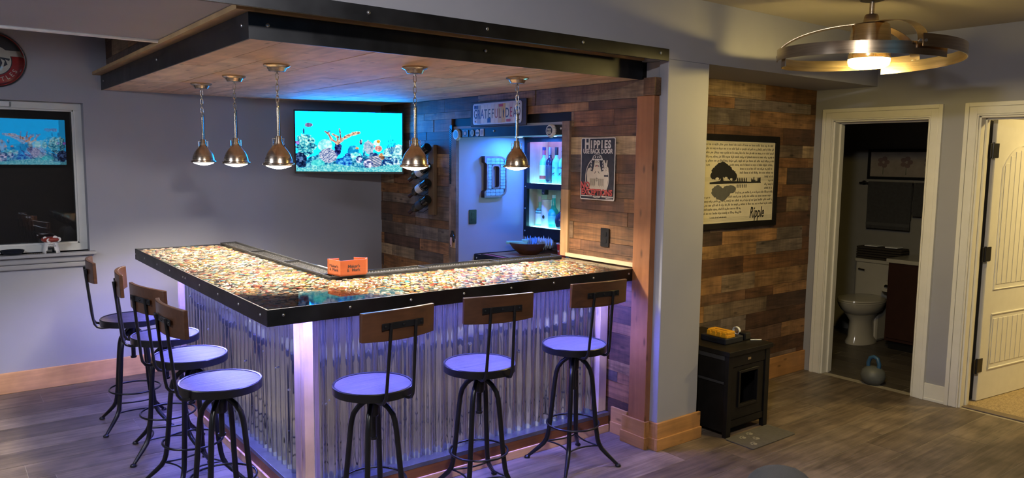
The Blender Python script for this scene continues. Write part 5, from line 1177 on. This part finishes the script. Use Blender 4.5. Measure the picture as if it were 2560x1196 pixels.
MB().box(-.020, -.21, .06, -.011, .21, .506).box(.011, -.205, .16, .018, .205, .506).box(-.020, -.21, .506, .018, .21, .516).build('terry', 'towel', t, bev=.004); MB().box(-.0225, -.21, .09, -.020, .21, .12).build('hem_band', P('hem band', (.07, .07, .072), .9), t)
t = thing('hand_towel', 'smaller grey towel at the right end of the rail', 'towel', (7.335, 3.285, 1.2)); MB().box(-.018, -.07, .0, -.011, .06, .306).box(.011, -.07, .05, .017, .06, .306).box(-.018, -.07, .306, .017, .06, .315).build('terry', 'towel', t, bev=.004); MB().box(-.020, -.07, .02, -.018, .06, .04).build('hem_band', 'towel', t)
t = thing('flower_picture', 'wide black framed flower picture in the dark bathroom', 'picture'); on_wall(t, (7.398, 3.46, 1.685), '-x')
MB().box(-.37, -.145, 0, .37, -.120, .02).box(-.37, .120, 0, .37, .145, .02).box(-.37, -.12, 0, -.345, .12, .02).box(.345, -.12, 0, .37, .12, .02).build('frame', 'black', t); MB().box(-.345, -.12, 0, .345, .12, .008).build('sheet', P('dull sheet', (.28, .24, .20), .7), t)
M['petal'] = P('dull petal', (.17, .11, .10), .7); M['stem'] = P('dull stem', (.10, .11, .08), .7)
for cx in (-.22, .0, .22):
    for k_ in range(5): a = 2*math.pi*k_/5; flat([ell(cx+.035*math.cos(a), .02+.035*math.sin(a), .026, .022, 14)], 'petal', t, .0086+.0001*k_, 'petal')
    flat([[(cx-.003, -.10), (cx+.003, -.10), (cx+.003, .0), (cx-.003, .0)]], 'stem', t, .0085, 'stem')
t = thing('vanity_cabinet', 'dark brown vanity with a white top in the bathroom', 'vanity', (6.88, 2.62, 0)); M['vanwood'] = P('dark vanity wood', (.035, .014, .010), .4)
at(t, (0, 0, .08, .515, .70, .80), mat='vanwood', name='body', bev=.003); at(t, (-.02, -.02, .80, .515, .715, .835), mat='porc', name='top', bev=.004); at(t, (.04, .02, 0, .51, .68, .08), mat='black', name='plinth')
for k_ in range(2): d_ = at(t, (-.014, .02+k_*.34, .11, 0, .34+k_*.34, .78), mat='vanwood', name='door', bev=.003); at(d_, (-.028, .30+k_*.06, .5, -.014, .31+k_*.06, .6), mat='chrome', name='handle')
t = thing('paper_roll_holder', 'toilet paper roll on the side of the vanity', 'toilet paper', (7.02, 3.375, .56)); MB().lathe([(.018, -.05), (.052, -.05), (.052, .05), (.018, .05)], 28, (0, 0, 0), 'x', cap=False).build('roll', 'porc', t, 40); MB().tube([(-.07, 0, 0), (.07, 0, 0), (.07, -.05, 0)], .006, 8).build('holder', 'chrome', t, 50)
t = thing('shower_curtain', 'shower curtain with dark and pale bands at the left of the bathroom', 'curtain', (6.55, 4.12, .05)); M['curt'] = P('pale curtain', (.16, .155, .15), .8); M['curtd'] = P('navy curtain band', (.012, .013, .022), .8)
for i, z in enumerate((0, .5, .95, 1.2)):
    z1 = (.5, .95, 1.2, 1.95)[i]; v = []; f = []; n = 40
    for zz_ in (z, z1):
        for j in range(n): v.append(((j/(n-1)-.5)*1.3, .022*math.sin(j*1.1), zz_))
    for j in range(n-1): f.append((j, j+1, n+j+1, n+j))
    MB().add(v, f).build('fabric_band', 'curtd' if i % 2 == 0 and i < 3 else 'curt', t, 80)
MB().tube([(-.77, 0, 1.97), (.84, 0, 1.97)], .012, 8).build('curtain_rod', 'chrome', t, 50)
t = thing('kettlebell', 'grey kettlebell with a blue handle in the bathroom doorway', 'kettlebell', (5.70, 2.815, 0)); 
MB().lathe([(.0, 0), (.055, 0), (.082, .03), (.090, .065), (.080, .105), (.05, .132), (.0, .14)], 28, cap=False).build('weight', P('grey vinyl', (.11, .12, .12), .5), t, 60); MB().tube([(-.0, -.040, .118), (0, -.042, .16), (0, -.028, .20), (0, 0, .212), (0, .028, .20), (0, .042, .16), (0, .040, .118)], .015, 10).build('handle', P('blue handle', (.03, .10, .22), .35), t, 60)

# ================================================================== NEAR THE CAMERA AND BEHIND IT
t = thing('armchair', 'dark grey upholstered armchair back at the bottom edge', 'armchair', (1.98, .85, 0), math.radians(38)); M['uph'] = P('dark grey upholstery', (.022, .022, .023), .9, bump=.8, scale=30)
def cushion(n_, a, b, bev=.07):
    o = MB().box(*a, *b).build(n_, 'uph', t); md = o.modifiers.new('b', 'BEVEL'); md.width = bev; md.segments = 5; o.data.shade_smooth(); return o
cushion('backrest', (-.40, .22, .25), (.40, .42, .70), .08); cushion('head_pillow', (-.30, .20, .58), (.26, .42, .818), .1); cushion('seat', (-.32, -.40, .22), (.32, .24, .45)); cushion('armrest', (-.46, -.42, .05), (-.30, .34, .60)); cushion('armrest', (.30, -.42, .05), (.46, .34, .60))
for x in (-.4, .4):
    for y_ in (-.36, .30): MB().lathe([(.02, 0), (.028, .06)], 12, (x, y_, 0)).build('foot', 'iron', t)
def ceiling_lamp(label, loc, st, col=(1.0, .82, .60)):
    t = thing('ceiling_lamp', label, 'ceiling lamp', loc)
    MB().lathe([(.0, 0), (.15, 0), (.155, -.02), (.145, -.03), (.0, -.03)], 36, cap=False).build('base', 'chrome', t, 40)
    MB().lathe([(.142, -.028), (.135, -.06), (.10, -.085), (.05, -.098), (.0, -.10)], 36, cap=False).build('bowl_shade', EMIT('lamp bowl', col, st), t, 60)
ceiling_lamp('ceiling lamp in the room beyond the white panel door', (6.9, .9, ZC), L_ROOM2, (1.0, .73, .27))
ceiling_lamp('unseen ceiling lamp added in front of the bar to brighten the header wall and column', (.9, .9, ZC), L_ROOM, (1.0, .95, .93))  # out of view, added for more light on header and column
ceiling_lamp('unseen ceiling lamp added under the beam to brighten the floor and wall left of the bar', (-1.0, 3.6, 2.29), L_LEFT, (.80, .85, 1.0))  # out of view, added to lift the left floor and back wall

cy = SC.cycles if hasattr(SC, 'cycles') else None
if cy:
    cy.use_denoising = True; cy.max_bounces = 10; cy.diffuse_bounces = 5; cy.glossy_bounces = 5; cy.transmission_bounces = 6; cy.transparent_max_bounces = 12; cy.caustics_reflective = False; cy.caustics_refractive = False; cy.sample_clamp_indirect = 6
